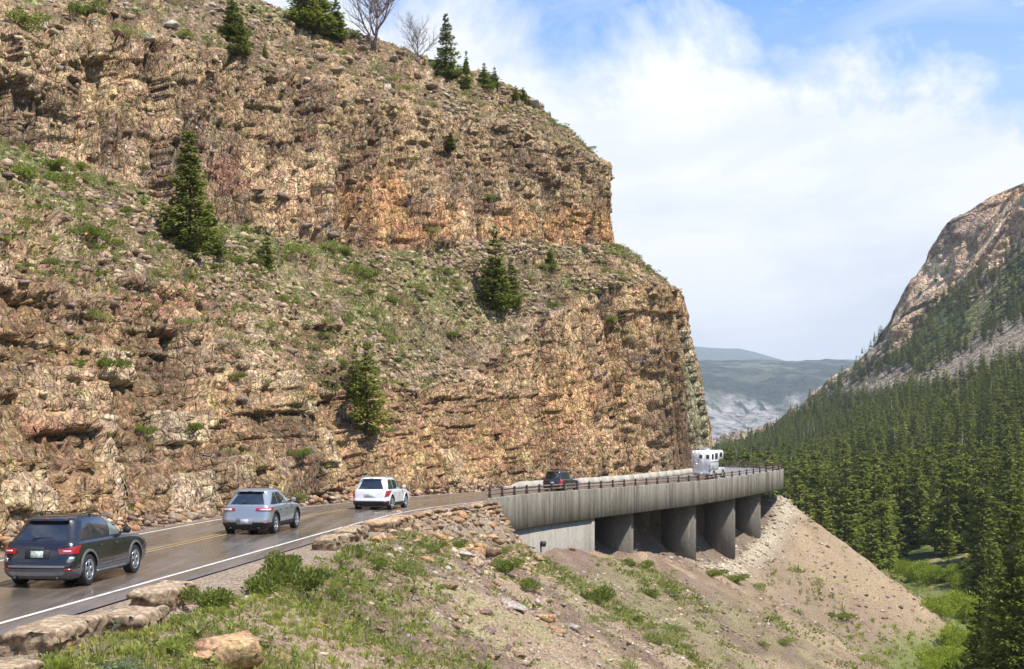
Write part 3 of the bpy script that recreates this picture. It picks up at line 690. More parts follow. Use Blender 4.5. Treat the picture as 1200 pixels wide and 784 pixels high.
def worn_paint(name, col):
    m, nt, b = mat_base(name); lk = nt.links.new
    g = N(nt, 'ShaderNodeNewGeometry'); n = N(nt, 'ShaderNodeTexNoise', i_Scale=3, i_Detail=8, i_Roughness=.7); lk(g.outputs['Position'], n.inputs['Vector'])
    lk(MIX(nt, ramp(nt, n.outputs[0], [(.52, 0), (.72, .75)]), col, (.20, .15, .11)), b.inputs['Base Color']); b.inputs['Roughness'].default_value = .5
    return m
ASPH = asphalt(); WHITE = worn_paint('white_road_paint', (.72, .68, .62)); YEL = worn_paint('yellow_road_paint', (.42, .27, .11))
tag(ribbon('road', 0, SL[-1]-1, [(-7.75, -.03), (-7.3, 0), (-3.5, .06), (0, 0), (.55, -.015), (.62, -.09)], ASPH), kind='structure')
wet_dz = lambda d: .06*(1-abs(d+3.5)/3.5)
tag(ribbon('edge_line', 0, SL[-1]-1, [(-.07, .006), (.07, .006)], WHITE), kind='structure')
tag(ribbon('edge_line', 0, SL[-1]-1, [(-7.08, .008), (-6.94, .010)], WHITE), kind='structure')
tag(ribbon('centre_line', 0, SL[-1]-1, [(-3.72, wet_dz(-3.72)+.006), (-3.60, wet_dz(-3.6)+.006)], YEL), kind='structure')
tag(ribbon('centre_line', 0, SL[-1]-1, [(-3.40, wet_dz(-3.4)+.006), (-3.28, wet_dz(-3.28)+.006)], YEL), kind='structure')

# ------------------------------------------------------------------ viaduct
p0 = rp(SB0, 0)
bridge = thing('viaduct', (float(p0[0]), float(p0[1]), float(p0[2])), 0, 'curved grey concrete viaduct with wall piers carrying the road round the cliff', 'bridge')
bo = np.array(bridge.location)
def sweep(name, s0, s1, prof, mat, parent=None, step=1.0, cap=True, origin=None):
    """closed profile (d, dz) swept along the road line"""
    s = np.linspace(s0, s1, max(2, int(round((s1-s0)/step))+1)); k = len(prof)
    V = np.stack([rp(s, d, dz) for d, dz in prof], 1).reshape(-1, 3)
    if origin is not None: V = V-origin
    Fs = []
    for i in range(len(s)-1):
        for j in range(k):
            j2 = (j+1) % k; Fs.append([i*k+j, i*k+j2, (i+1)*k+j2, (i+1)*k+j])
    if cap: Fs += [list(range(k))[::-1], [(len(s)-1)*k+j for j in range(k)]]
    return mk(name, V, Fs, mat, parent)
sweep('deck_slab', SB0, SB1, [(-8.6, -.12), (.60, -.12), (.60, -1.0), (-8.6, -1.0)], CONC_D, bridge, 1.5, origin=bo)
# the parapet beam is cast in bays with a thin open joint between them
nb = 15; bl = (SB1-SB0-1)/nb
for i in range(nb):
    a = SB0+i*bl; top = .27
    o = sweep('parapet_bay', a+.015, a+bl-.015, [(.62, top), (.90, top), (.93, top-.06), (.93, -2.03), (.88, -2.06), (.62, -2.06)], CONC, bridge, 1.2, origin=bo)
# wing wall at the near end, running down to the slope
def quadwall(name, s0, s1, d0, d1, zt0, zt1, zb0, zb1, mat, n=6):
    s = np.linspace(s0, s1, n+1); V = []
    for i, si in enumerate(s):
        t = i/n
        for d, zz_ in ((d0, zt0+(zt1-zt0)*t), (d1, zt0+(zt1-zt0)*t), (d1, None), (d0, None)):
            p = rp(np.array([si]), d)[0]; z = (p[2]+zz_) if zz_ is not None else zb0+(zb1-zb0)*t
            V.append((p[0]-bo[0], p[1]-bo[1], z-bo[2]))
    Fs = [[i*4+j, i*4+(j+1) % 4, (i+1)*4+(j+1) % 4, (i+1)*4+j] for i in range(n) for j in range(4)]+[[3, 2, 1, 0], [n*4+j for j in range(4)]]
    return mk(name, V, Fs, mat, bridge)
quadwall('wing_wall', SB0-.9, SB0+2.2, .25, .87, -.02, -1.9, -9.5, -9.5, CONC)
WE = s_at_Y(112)
quadwall('recessed_wall', SB0+2.2, WE, .10, .66, -1.95, -1.95, -12.5, -13.5, CONC_L)
quadwall('wall_buttress', WE-.02, WE+.55, -1.2, .76, -1.9, -1.9, -13.5, -13.5, CONC_L, 1)
# drain outlet in the pale wall
ds = s_at_Y(100.6); pd = rp(np.array([ds]), .66)[0]; hd = head(ds)
mb = MB(); ex = Vector((math.cos(hd), -math.sin(hd), 0)); c0 = Vector((pd[0]-bo[0], pd[1]-bo[1], -8.05-bo[2]))
mb.tube(c0-ex*.05, c0+ex*.35, .2, .2, 12); mb.build('drain_pipe', BLACKP, bridge)
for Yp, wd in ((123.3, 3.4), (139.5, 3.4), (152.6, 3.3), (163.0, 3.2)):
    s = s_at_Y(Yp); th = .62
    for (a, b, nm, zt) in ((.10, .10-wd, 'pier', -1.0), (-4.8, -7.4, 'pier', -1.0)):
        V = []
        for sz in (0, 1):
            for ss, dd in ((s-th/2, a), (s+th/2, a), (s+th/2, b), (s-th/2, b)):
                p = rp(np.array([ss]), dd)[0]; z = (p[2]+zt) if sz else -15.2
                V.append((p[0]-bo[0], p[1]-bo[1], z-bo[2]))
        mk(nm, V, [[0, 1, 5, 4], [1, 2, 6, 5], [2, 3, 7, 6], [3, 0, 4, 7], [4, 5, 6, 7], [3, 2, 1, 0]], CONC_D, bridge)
    # cap beam under the deck
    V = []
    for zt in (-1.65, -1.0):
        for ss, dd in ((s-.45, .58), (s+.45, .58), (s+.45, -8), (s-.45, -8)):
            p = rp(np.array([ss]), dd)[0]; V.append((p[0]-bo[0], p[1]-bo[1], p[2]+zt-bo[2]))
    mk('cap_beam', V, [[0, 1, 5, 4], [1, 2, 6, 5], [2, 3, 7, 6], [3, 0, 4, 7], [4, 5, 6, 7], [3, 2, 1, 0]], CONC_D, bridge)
# back wall beneath the deck, dark to stand in for the shade between the piers
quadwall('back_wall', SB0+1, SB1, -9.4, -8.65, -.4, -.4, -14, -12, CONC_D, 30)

# ------------------------------------------------------------------ steel railing on the parapet
rail = thing('guard_rail', tuple(float(v) for v in rp(SB0, .76, .27)), 0, 'brown steel railing with stubby posts along the top of the viaduct parapet', 'railing'); ro = np.array(rail.location)
post = MB(); post.box(-.13, .13, -.11, .11, 0, .05); post.box(-.05, .05, -.075, .075, .05, .56, .01); post.box(-.075, .075, -.10, .06, .05, .30, .01); post.box(-.065, .065, -.09, .09, .54, .60, .015)
pm = None
npost = int((SB1-SB0)/3.0)
for i in range(npost+1):
    s = SB0+.3+i*3.0; p = rp(np.array([s]), .76, .27)[0]; 
    if pm is None: o = post.build('post', STEEL, rail); pm = o.data
    else: o = inst('post', pm, rail)
    o.location = p-ro; o.rotation_euler = (0, 0, -head(s))
for dz in (.22, .46):
    sweep('rail', SB0-.2, SB1-1, [(.655, .27+dz-.055), (.675, .27+dz-.055), (.675, .27+dz+.055), (.655, .27+dz+.055)], RAILM, rail, 1.5, origin=ro)

# ------------------------------------------------------------------ low barrier at the cliff foot
s0b = s_at_Y(115.2)
bar = thing('roadside_barrier', tuple(float(v) for v in rp(s0b, -8.0)), 0, 'low pale concrete barrier in segments along the cliff foot beside the road', 'barrier'); ro2 = np.array(bar.location)
k = 0; s = s0b
while s < STIP-4:
    ln = 2.6+.5*random.random(); h = .60+.05*random.random(); h0 = .12 if k == 0 else h
    V = []
    for ss, hh in ((s, h0), (s+ln-.09, h)):
        for dd, z in ((-7.72, -.1), (-7.80, .25), (-7.92, hh), (-8.12, hh), (-8.22, .25), (-8.3, -.1)):
            z = min(z, hh); p = rp(np.array([ss]), dd, z)[0]; V.append(p-ro2)
    mk('barrier_segment', V, [[i, (i+1) % 6, 6+(i+1) % 6, 6+i] for i in range(6)]+[[5, 4, 3, 2, 1, 0], [6, 7, 8, 9, 10, 11]], CONC_B, bar)
    s += ln; k += 1

# ------------------------------------------------------------------ stones
def stone_mesh(name, seed, flat=.7, sub=2, blocky=.5, mat=None, cols=((.36, .25, .17), (.45, .34, .23))):
    import bmesh
    r = np.random.default_rng(seed); bm = bmesh.new(); P = r.uniform(-1, 1, (11+sub*4, 3)); P /= np.maximum(1, np.linalg.norm(P, axis=1)/1.12)[:, None]
    for p in P: bm.verts.new(p)
    bmesh.ops.convex_hull(bm, input=list(bm.verts)); bmesh.ops.delete(bm, geom=[v for v in bm.verts if not v.link_faces], context='VERTS')
    if sub > 1:
        bmesh.ops.subdivide_edges(bm, edges=list(bm.edges), cuts=2, use_grid_fill=True); bmesh.ops.triangulate(bm, faces=list(bm.faces))
    bm.verts.index_update(); V = np.array([v.co for v in bm.verts]); Fa = np.array([[v.index for v in f.verts] for f in bm.faces]); bm.free()
    V /= np.abs(V).max(0)
    if sub > 1:
        i1, i2, cr, cx, cy = cells(V[:, 0]*1.8+V[:, 2]+seed, V[:, 1]*1.8+seed, seed); V *= (1+(i1-.5)*.12)[:, None]
        V += .09*fbm(V[:, 0]*3+seed, V[:, 1]*3, V[:, 2]*3, seed=seed)[:, None]*V
    V[:, 2] = V[:, 2]*flat
    n = fbm(V[:, 0]*1.5+seed*3, V[:, 1]*1.5, V[:, 2]*1.5, seed=seed+5)
    c = lerp3(cols[0], cols[1], sstep(-.4, .4, n+r.uniform(-.3, .3)))
    o = mk(name, V, Fa, mat or STONE, col=c); m = o.data; bpy.data.objects.remove(o); return m
SAND = ((.36, .25, .155), (.50, .38, .255)); BRN = ((.23, .155, .10), (.34, .235, .145)); PUR = ((.22, .16, .13), (.32, .24, .19)); ORG = ((.38, .22, .11), (.52, .34, .19)); GRY = ((.34, .29, .24), (.47, .42, .36)); RUB = ((.44, .36, .25), (.60, .51, .38))
SM = {k: [stone_mesh('stone', 200+i*7+len(k)*31, .62+.08*(i % 3), 2 if i < 3 else 1, mat=STONE, cols=v) for i in range(5)] for k, v in dict(sand=SAND, brown=BRN, purple=PUR, orange=ORG, grey=GRY, rubble=RUB).items()}
BRICKM = rockmat('rough_hewn_stone', 2.6, .6, .75, 1.2, 1, .06)

# hewn kerb wall stones beside the near lane, each carved on its own
def hewn(name, sx, sy, sz, seed, cols=((.36, .265, .17), (.47, .36, .24))):
    """rough-faced rectangular block: dense box with broken faces"""
    r = np.random.default_rng(seed); nx_, ny_, nz_ = max(4, int(sx/.07)), max(4, int(sy/.07)), max(4, int(sz/.07)); V = []; Fs = []; idx = {}
    def vid(i, j, k):
        if (i, j, k) not in idx: idx[(i, j, k)] = len(V); V.append((i/nx_-.5, j/ny_-.5, k/nz_))
        return idx[(i, j, k)]
    for i in range(nx_):
        for j in range(ny_): Fs.append([vid(i, j, nz_), vid(i+1, j, nz_), vid(i+1, j+1, nz_), vid(i, j+1, nz_)])
    for i in range(nx_):
        for k in range(nz_):
            Fs.append([vid(i, 0, k), vid(i+1, 0, k), vid(i+1, 0, k+1), vid(i, 0, k+1)]); Fs.append([vid(i+1, ny_, k), vid(i, ny_, k), vid(i, ny_, k+1), vid(i+1, ny_, k+1)])
    for j in range(ny_):
        for k in range(nz_):
            Fs.append([vid(0, j+1, k), vid(0, j, k), vid(0, j, k+1), vid(0, j+1, k+1)]); Fs.append([vid(nx_, j, k), vid(nx_, j+1, k), vid(nx_, j+1, k+1), vid(nx_, j, k+1)])
    V = np.array(V)*(sx, sy, sz); q = V+seed*3.7
    side = ((np.abs(V[:, 0]) > sx*.49) | (np.abs(V[:, 1]) > sy*.49))
    n = fbm(q[:, 0]*2, q[:, 1]*2, q[:, 2]*4, seed=seed); n2_ = fbm(q[:, 0]*7, q[:, 1]*7, q[:, 2]*9, seed=seed+1)
    g1, g2, gc, gx_, gy_ = cells((q[:, 0]+q[:, 1])*2.6, q[:, 2]*4.5, seed); outw = V*(1/sx, 1/sy, 0); V = V+outw*(((g1-.55)*.30+gx_*(g2-.5)*.4+n2_*.08)*side)[:, None]; t1, t2, tc1, tx_, ty_ = cells(q[:, 0]*1.4, q[:, 1]*1.4, seed+9); V[:, 2] += ((t1-.5)*.05+tx_*(t2-.5)*.08)*(V[:, 2] > sz*.85)
    V[:, 2] += (n*.015+n2_*.012)*(V[:, 2] > .01)
    e = np.minimum(1-np.abs(V[:, 0])/(sx/2), 1-np.abs(V[:, 1])/(sy/2)); V[:, 2] -= .09*np.clip(1-e*6, 0, 1)**2*(V[:, 2] > sz*.8)
    c = lerp3(cols[0], cols[1], sstep(-.3, .4, n+.4*n2_)); c = lerp3(c, np.array((.19, .13, .085)), (side*sstep(-.5, .2, n2_+.2)*.75)[...])
    return mk(name, V, [np.array(f) for f in Fs], BRICKM, col=c)
def kerb(name, Y, d, sx, sy, sz, top, seed, label, rz=0, **kw):
    s = s_at_Y(Y); p = rp(np.array([s]), d)[0]; o = hewn(name, sx, sy, sz, seed, **kw)
    o.location = (p[0], p[1], p[2]+top-sz); o.rotation_euler = (0, 0, -head(s)+rz); return tag(o, label, 'stone block', 'hewn kerb stones along the valley side of the road')
kerb('kerb_stone', 23.4, 2.9, 1.25, 3.0, .9, .16, 1, 'broad flat tan kerb stone at the bottom left corner of the picture')
kerb('kerb_stone', 28.1, 2.25, 1.05, 2.6, .9, .34, 2, 'long raised kerb stone with a dark rough end beside the near car')
kerb('kerb_stone', 31.0, 2.55, 1.0, 1.9, .9, .20, 3, 'low tan kerb stone between the long one and the squarish one', .05)
kerb('kerb_stone', 34.3, 1.95, .95, 2.1, .9, .36, 4, 'blocky kerb stone with a lumpy head next to the green shrubs')
kerb('kerb_stone', 51.5, 1.75, .8, 2.6, .9, .30, 5, 'half buried tan kerb stone left of the rubble wall')
kerb('kerb_stone', 55.0, 1.60, .9, 2.4, .9, .36, 6, 'brown kerb stone right behind the half buried one')
for i, (Y, d, sx, sy, top, lab) in enumerate([(61, 1.55, 1.3, 3.0, .28, 'big orange topped slab at the left end of the rubble retaining wall'), (64.5, 1.5, .9, 2.3, .22, 'second slab of the retaining wall just beyond the orange topped one')]):
    kerb('kerb_stone', Y, d, sx, sy, 1.0, top, 20+i, lab, cols=((.42, .26, .14), (.54, .38, .24)))

# dry-laid retaining wall between the slabs and the viaduct
rw = thing('retaining_wall', tuple(float(v) for v in rp(s_at_Y(66), 1.4)), 0, 'dry laid rubble retaining wall between the road edge and the viaduct end', 'stone wall'); rwo = np.array(rw.location)
for lay in range(10):
    s = s_at_Y(60.5)+random.random()*.5
    while s < SB0-.3:
        w_ = random.uniform(.45, 1.0); zt = -.02-lay*.24; dd = 1.2+lay*.14+random.uniform(-.1, .1)
        p = rp(np.array([s]), dd, zt)[0]
        if lay*.24 < 2.3*sstep(s_at_Y(60), s_at_Y(72), s)+.5:
            o = inst('wall_stone', random.choice(SM[random.choice(['sand', 'brown', 'brown', 'sand', 'purple', 'orange'] if random.random() < .5 else ['brown', 'sand'])][:3]), rw, p-rwo, (random.uniform(-.15, .15), random.uniform(-.15, .15), -head(s)+random.uniform(-.2, .2)), (.34, w_*.60, .19))
        s += w_*.72

# individual boulders on the slope, then the uncounted scree
def boulder(px, py, w, kind, label, flat=1, group='boulders on the hillside', rz=None, tilt=.2):
    p = on_surface(px, py)
    if p is None: return
    r = w*p[1]/F/2
    o = inst('boulder', SM[kind][random.randrange(3)], None, (p[0], p[1], p[2]+r*.12), (random.uniform(-tilt, tilt), random.uniform(-tilt, tilt), random.uniform(0, 6.3) if rz is None else rz), (r, r*random.uniform(.7, .95), r*flat*random.uniform(.6, .85)))
    tag(o, label, 'boulder', group)
boulder(262, 768, 96, 'orange', 'large split orange boulder at the bottom edge of the foreground slope', 1.15, rz=.4)
boulder(300, 752, 46, 'brown', 'brown rock leaning behind the large split orange boulder', .9)
boulder(236, 768, 40, 'orange', 'smaller orange rock touching the left of the large split boulder', .8)
boulder(545, 650, 34, 'grey', 'pale grey slab below the near end of the viaduct', .5)
boulder(603, 706, 40, 'grey', 'pale elongated boulder on the middle of the slope below the recessed wall', .6)
boulder(575, 645, 30, 'brown', 'dark brown rock against the wing wall of the viaduct', .9)
boulder(640, 722, 36, 'orange', 'orange boulder right of the pale elongated one', .8)
boulder(655, 736, 26, 'orange', 'lower orange boulder in the cluster on the middle slope', .8)
for i in range(34):
    x, y = random.uniform(420, 700), random.uniform(640, 775); boulder(x, y, random.uniform(10, 22), random.choice(['brown', 'sand', 'purple', 'grey']), 'angular brown and tan stone lying loose on the slope below the viaduct')
for i in range(70):
    x, y = random.uniform(440, 592), random.uniform(600, 662); boulder(x, y, random.uniform(10, 24), random.choice(['brown', 'sand', 'orange']), 'tumbled brown rock at the foot of the rubble retaining wall', group='rocks under the retaining wall')
for i in range(60):
    x = random.uniform(0, 650); y = np.interp(x, [0, 300, 560, 650], [15, 30, 115, 150])+random.uniform(-35, 25); kk = random.choice(['grey', 'sand', 'brown', 'grey']); ww = random.uniform(9, 22); boulder(x, y, ww, kk, ('large ' if ww > 17 else ('middling ' if ww > 13 else 'small '))+dict(grey='grey', sand='tan', brown='brown')[kk]+' boulder on the crest '+('left of the lone fir' if x < 240 else ('between the lone fir and the grove' if x < 345 else ('between the grove and the slender spruce' if x < 515 else 'where it drops towards the nose'))), group='boulders on the crest')
for i in range(46):
    x, y = random.uniform(0, 420), random.uniform(190, 560); kk = random.choice(['sand', 'brown', 'purple', 'brown']); boulder(x, y, random.uniform(9, 19), kk, dict(sand='tan', brown='brown', purple='purple grey')[kk]+' angular boulder on the '+('upper bench' if y < 310 else ('middle ledges' if y < 440 else 'lowest ledges above the road'))+(' near the left edge' if x < 140 else (' below the largest spruce' if x < 280 else ' left of the sunlit fir')), group='boulders on the ledges')

def scatter(name, P, R, kinds, seed, label=None):
    """joined angular stones of about 20 faces each"""
    r = np.random.default_rng(seed); base = []
    for i in range(6):
        m = SM['sand'][3 + i % 2] ; V = np.empty(len(m.vertices)*3, np.float32); m.vertices.foreach_get('co', V); V = V.reshape(-1, 3)
        base.append(V)
    tri = np.array([list(p.vertices) for p in SM['sand'][3].polygons]); import bmesh
    bm = bmesh.new(); bmesh.ops.create_icosphere(bm, subdivisions=1, radius=1); bV = np.array([v.co for v in bm.verts]); bF = np.array([[v.index for v in f.verts] for f in bm.faces]); bm.free()
    n = len(P); nv = len(bV)
    V = bV[None]*(1+r.uniform(-.42, .25, (n, nv, 1))); sc = R[:, None]*r.uniform([.7, .55, .35], [1.3, 1.0, .8], (n, 3)); V = V*sc[:, None, :]
    a = r.uniform(0, 6.28, n); c_, s_ = np.cos(a)[:, None], np.sin(a)[:, None]
    V = np.stack([V[..., 0]*c_-V[..., 1]*s_, V[..., 0]*s_+V[..., 1]*c_, V[..., 2]], -1)+P[:, None, :]
    F_ = (bF[None]+np.arange(n)[:, None, None]*nv).reshape(-1, 3)
    pal = np.array([x for k in kinds for x in (dict(sand=SAND, brown=BRN, purple=PUR, orange=ORG, grey=GRY, rubble=RUB)[k])]); cc = pal[r.integers(0, len(pal), n)]*r.uniform(.8, 1.15, (n, 1)); cc = np.repeat(cc, nv, 0)
    o = mk(name, V.reshape(-1, 3), F_, STONE, col=cc); return tag(o, label, 'stones', kind='stuff')
# on the hillside sheet
gf = gv.reshape(-1, 3); S_, D_ = GS.ravel(), GD.ravel()
def pick(mask_w, n, seed, spread=.4):
    r = np.random.default_rng(seed); w = mask_w*(gf[:, 1]**1.0); w = w/w.sum(); i = r.choice(len(gf), n, p=w); P = gf[i].copy(); P[:, 0] += r.uniform(-.5, .5, n)*P[:, 1]*.0015; return P, i
nz = np.clip(fbm(gf[:, 0]/7, gf[:, 1]/7, oct=3, seed=300)*2+.5, .06, 1.2)
wsc = sstep(2.6, 5, D_)*sstep(60, 30, D_)*nz*(gf[:, 2] > -23.5)*(gf[:, 1] > 15)*(1-.15*sstep(SB0+25, SB0+60, S_))
P, i = pick(wsc, 19000, 1); R = (.035+.16*rng.random(len(P))**3.5)*(.55+P[:, 1]/110)
scatter('scree', P, R, ['sand', 'brown', 'purple', 'purple', 'sand', 'grey'], 5, 'loose purple brown and tan stones strewn over the hillside')
wr = np.exp(-((D_-.9)/1.5)**2)*sstep(SB0+40, SB0+56, S_); P, i = pick(wr, 1500, 2); scatter('rubble', P, .10+.28*rng.random(len(P))**2, ['rubble', 'rubble', 'grey'], 6, 'pale rubble piled along the foot of the viaduct')
wk = (D_ > 1.3)*sstep(8, 4, D_)*(S_ > s_at_Y(63))*(S_ < SB0+1.5)*1.; P, i = pick(wk, 1100, 12); scatter('rubble', P, .07+.30*rng.random(len(P))**2.2, ['brown', 'sand', 'purple', 'brown', 'orange'], 12, 'broken brown rock tumbled below the retaining wall')
wu = (D_ < .6)*(D_ > -8)*(S_ > SB0+12); P, i = pick(wu*1., 700, 3); scatter('rubble', P, .10+.35*rng.random(len(P))**2, ['brown', 'purple'], 7, 'dark rubble lying in the shade beneath the viaduct deck')
wg = sstep(.9, 1.6, D_)*sstep(4, 2.4, D_)*sstep(SB0+2, SB0-4, S_); P, i = pick(wg/np.maximum(gf[:, 1], 1), 3500, 4); scatter('gravel', P, .012+.03*rng.random(len(P))**2, ['sand', 'grey', 'brown'], 8, 'gravel on the shoulder beside the white line')
# talus at the very foot of the cliff, on the left shoulder
s_ = rng.uniform(s_at_Y(20), s_at_Y(118), 2200); d_ = -8.1-2.6*rng.random(2200)**.7; P = rp(s_, d_, -.25); P[:, 2] += np.clip((-d_-8.2), 0, 3)*.40
scatter('talus', P, .06+.34*rng.random(len(P))**3, ['brown', 'sand', 'purple', 'orange'], 9, 'broken rock fallen along the foot of the cliff')
# on the cliff's slopes
cf = CPd.reshape(-1, 3); wcl = ((1-np.clip(rocky, 0, 1))*.9+.06)*(VVv > 1.0)*(VVv < 4.3)*(tE > 1.5)*(tE < 13.5); wcl = wcl.ravel()*np.clip(fbm(cf[:, 0]/5, cf[:, 1]/5, cf[:, 2]/5, seed=301)*2+.5, .1, 1.3)
i = rng.choice(len(cf), 13000, p=wcl/wcl.sum()); P = cf[i].copy(); R = .07+.42*rng.random(len(P))**3.2
scatter('scree', P, R, ['sand', 'brown', 'brown', 'sand', 'sand', 'purple'], 10, 'loose stones lying on the benches of the cliff')

# ------------------------------------------------------------------ vehicles
class Shell:
    """a body as horizontal outlines: rows of (z, rear x, front x, half width, corner radius)"""
    def __init__(s, rows, bow=.05, sbow=.03, zmod=None): s.r = np.array(rows, float); s.bow = bow; s.sb = sbow; s.zmod = zmod
    def q(s, z): return [float(np.interp(z, s.r[:, 0], s.r[:, i])) for i in (1, 2, 3, 4)]
    def pt(s, u, z, side=1, off=0):
        xr, xf, W, r = s.q(z); xr -= off; xf += off; W += off; r = min(r+off, W*.9)
        h = math.pi/2
        if u <= 1: x, y = xr, u*(W-r)
        elif u <= 2: a = (u-1)*h; x, y = xr+r*(1-math.cos(a)), W-r+r*math.sin(a)
        elif u <= 3: x, y = xr+r+(u-2)*(xf-xr-2*r), W
        elif u <= 4: a = (u-3)*h; x, y = xf-r+r*math.sin(a), W-r+r*math.cos(a)
        else: x, y = xf, (5-u)*(W-r)
        t = y/W
        if u <= 2: x += s.bow*t*t
        if u >= 3: x -= s.bow*1.6*t*t
        L = xf-xr; y -= s.sb*((x-(xr+xf)/2)/(L/2))**2*min(1, y/(W*.5)) if y > 0 else 0
        if s.zmod: z = s.zmod(x, z)
        return (x, side*y, z)
    def ux(s, x, z): xr, xf, W, r = s.q(z); return 2+(x-xr-r)/(xf-xr-2*r)
    def mesh(s, zs, us=None):
        us = us or [0, .5, .85, 1, 1.25, 1.5, 1.75, 2, 2.08, 2.16, 2.25, 2.33, 2.42, 2.5, 2.58, 2.67, 2.75, 2.84, 2.92, 3, 3.25, 3.5, 3.75, 4, 4.3, 4.65, 5]
        loop = [(u, -1) for u in us]+[(u, 1) for u in us[::-1][1:-1]]
        V = [s.pt(u, z, sd) for z in zs for u, sd in loop]; n = len(loop)
        Fs = [[k*n+i, k*n+(i+1) % n, (k+1)*n+(i+1) % n, (k+1)*n+i] for k in range(len(zs)-1) for i in range(n)]
        # caps as strips between mirrored points
        m = len(us)
        for k, rev in ((0, True), (len(zs)-1, False)):
            for i in range(m-1):
                a, b = k*n+i, k*n+i+1; c = k*n+((n-i-1) % n) if i+1 < m-1 else k*n+i+1; d = k*n+((n-i) % n)
                f = [a, b, c, d]; f = [v for j, v in enumerate(f) if v not in f[:j]]
                if len(f) > 2: Fs.append(f[::-1] if not rev else f)
        return V, Fs
    def patch(s, quad, side=1, off=.008, nu=6, nz=4, mb=None, th=.02):
        """quad of (u,z): bottom-start, bottom-end, top-end, top-start; a thin curved plate lying on the shell"""
        (a, b, c, d) = [np.array(p, float) for p in quad]; mb = mb or MB(); V = []
        for o_ in (off, off-th):
            for j in range(nz+1):
                for i in range(nu+1):
                    p = (a*(1-i/nu)+b*i/nu)*(1-j/nz)+(d*(1-i/nu)+c*i/nu)*j/nz
                    if p[0] < 0: V.append(s.pt(-p[0], p[1], -side, o_))
                    else: V.append(s.pt(p[0], p[1], side, o_))
        w = nu+1; n = w*(nz+1); Fs = []
        for j in range(nz):
            for i in range(nu): q = [j*w+i, j*w+i+1, (j+1)*w+i+1, (j+1)*w+i]; Fs += [q, [n+k for k in q[::-1]]]
        rim = [i for i in range(w)]+[j*w+nu for j in range(1, nz+1)]+[nz*w+i for i in range(nu-1, -1, -1)]+[j*w for j in range(nz-1, 0, -1)]
        for k in range(len(rim)): a_, b_ = rim[k], rim[(k+1) % len(rim)]; Fs.append([b_, a_, n+a_, n+b_])
        mb.add(V, Fs); return mb

def fixn(o):
    import bmesh
    bm = bmesh.new(); bm.from_mesh(o.data); bmesh.ops.remove_doubles(bm, verts=bm.verts, dist=1e-4); bmesh.ops.recalc_face_normals(bm, faces=bm.faces); bm.to_mesh(o.data); bm.free()
    return o
def smoothen(o, ang=35):
    fixn(o); m = o.data
    m.polygons.foreach_set('use_smooth', np.ones(len(m.polygons), bool))
    try: m.set_sharp_from_angle(angle=math.radians(ang))
    except Exception: pass
    return o
def lathe(prof, n=28):
    """profile of (y, r) about the y axis"""
    V = [(r*math.cos(2*math.pi*i/n), y, r*math.sin(2*math.pi*i/n)) for y, r in prof for i in range(n)]
    Fs = [[k*n+i, k*n+(i+1) % n, (k+1)*n+(i+1) % n, (k+1)*n+i] for k in range(len(prof)-1) for i in range(n)]
    return V, Fs
def make_wheel(parent, x, y, R, W, sd, rimmat, spokes=5):
    w = thing('wheel', (x, y, R)); w.parent = parent
    V, Fs = lathe([(-.5*W, R*.60), (-.5*W, R*.93), (-.38*W, R), (.38*W, R), (.5*W, R*.93), (.52*W, R*.72), (.44*W, R*.66), (.2*W, R*.64), (-.5*W, R*.60)])
    smoothen(mk('tyre', V, Fs, TYRE, w), 40)
    mb = MB(); V, Fs = lathe([(.44*W, R*.67), (.50*W, R*.69), (.50*W, R*.62), (.40*W, R*.60), (-.1*W, R*.57)]); mb.add(V, Fs)
    for k in range(spokes):
        a = 2*math.pi*k/spokes+.3
        for da in (-.13, .13):
            c, s_ = math.cos(a+da), math.sin(a+da); t = Vector((-s_, 0, c)); rr = Vector((c, 0, s_))
            P = [rr*(.10*R)+t*.022, rr*(.10*R)-t*.022, rr*(.63*R)-t*.026, rr*(.63*R)+t*.026]
            V = [(p.x, .47*W, p.z) for p in P]+[(p.x, .36*W, p.z) for p in P]
            mb.add(V, [[0, 1, 2, 3], [7, 6, 5, 4], [0, 4, 5, 1], [1, 5, 6, 2], [2, 6, 7, 3], [3, 7, 4, 0]])
    V, Fs = lathe([(.49*W, .001), (.49*W, R*.12), (.40*W, R*.16)], 14); mb.add(V, Fs)
    mb.build('rim', rimmat, w)
    V, Fs = lathe([(.20*W, .001), (.20*W, R*.5), (.0*W, R*.5)], 20); mk('brake_disc', V, Fs, BLACKP, w)
    if sd < 0: w.rotation_euler = (0, 0, math.pi)
    return w

def cutout(body, cyls):
    import bmesh
    mb = MB()
    for x, z, r, y0, y1 in cyls: mb.tube((x, y0, z), (x, y1, z), r, r, 28)
    c = mb.build('cutter', BLACKP); fixn(c)
    md = body.modifiers.new('b', 'BOOLEAN'); md.operation = 'DIFFERENCE'; md.object = c; md.solver = 'EXACT'; md.material_mode = 'TRANSFER' if hasattr(md, 'material_mode') else None
    dg = bpy.context.evaluated_depsgraph_get(); dg.update(); me = bpy.data.meshes.new_from_object(body.evaluated_get(dg)); body.modifiers.clear(); body.data = me
    bpy.data.objects.remove(c)

def text_part(s, size, mat, parent, loc, rot, ext=.004, name='lettering', align='CENTER'):
    cu = bpy.data.curves.new('t', 'FONT'); cu.body = s; cu.size = size; cu.extrude = ext; cu.align_x = align; cu.align_y = 'CENTER'; cu.resolution_u = 2; cu.space_character = 1.35
    o = bpy.data.objects.new('t', cu); C.objects.link(o); dg = bpy.context.evaluated_depsgraph_get(); dg.update()
    me = bpy.data.meshes.new_from_object(o.evaluated_get(dg)); bpy.data.objects.remove(o); me.materials.clear(); me.materials.append(mat)
    o = bpy.data.objects.new(name, me); C.objects.link(o); o.parent = parent; o.location = loc; o.rotation_euler = rot; return o

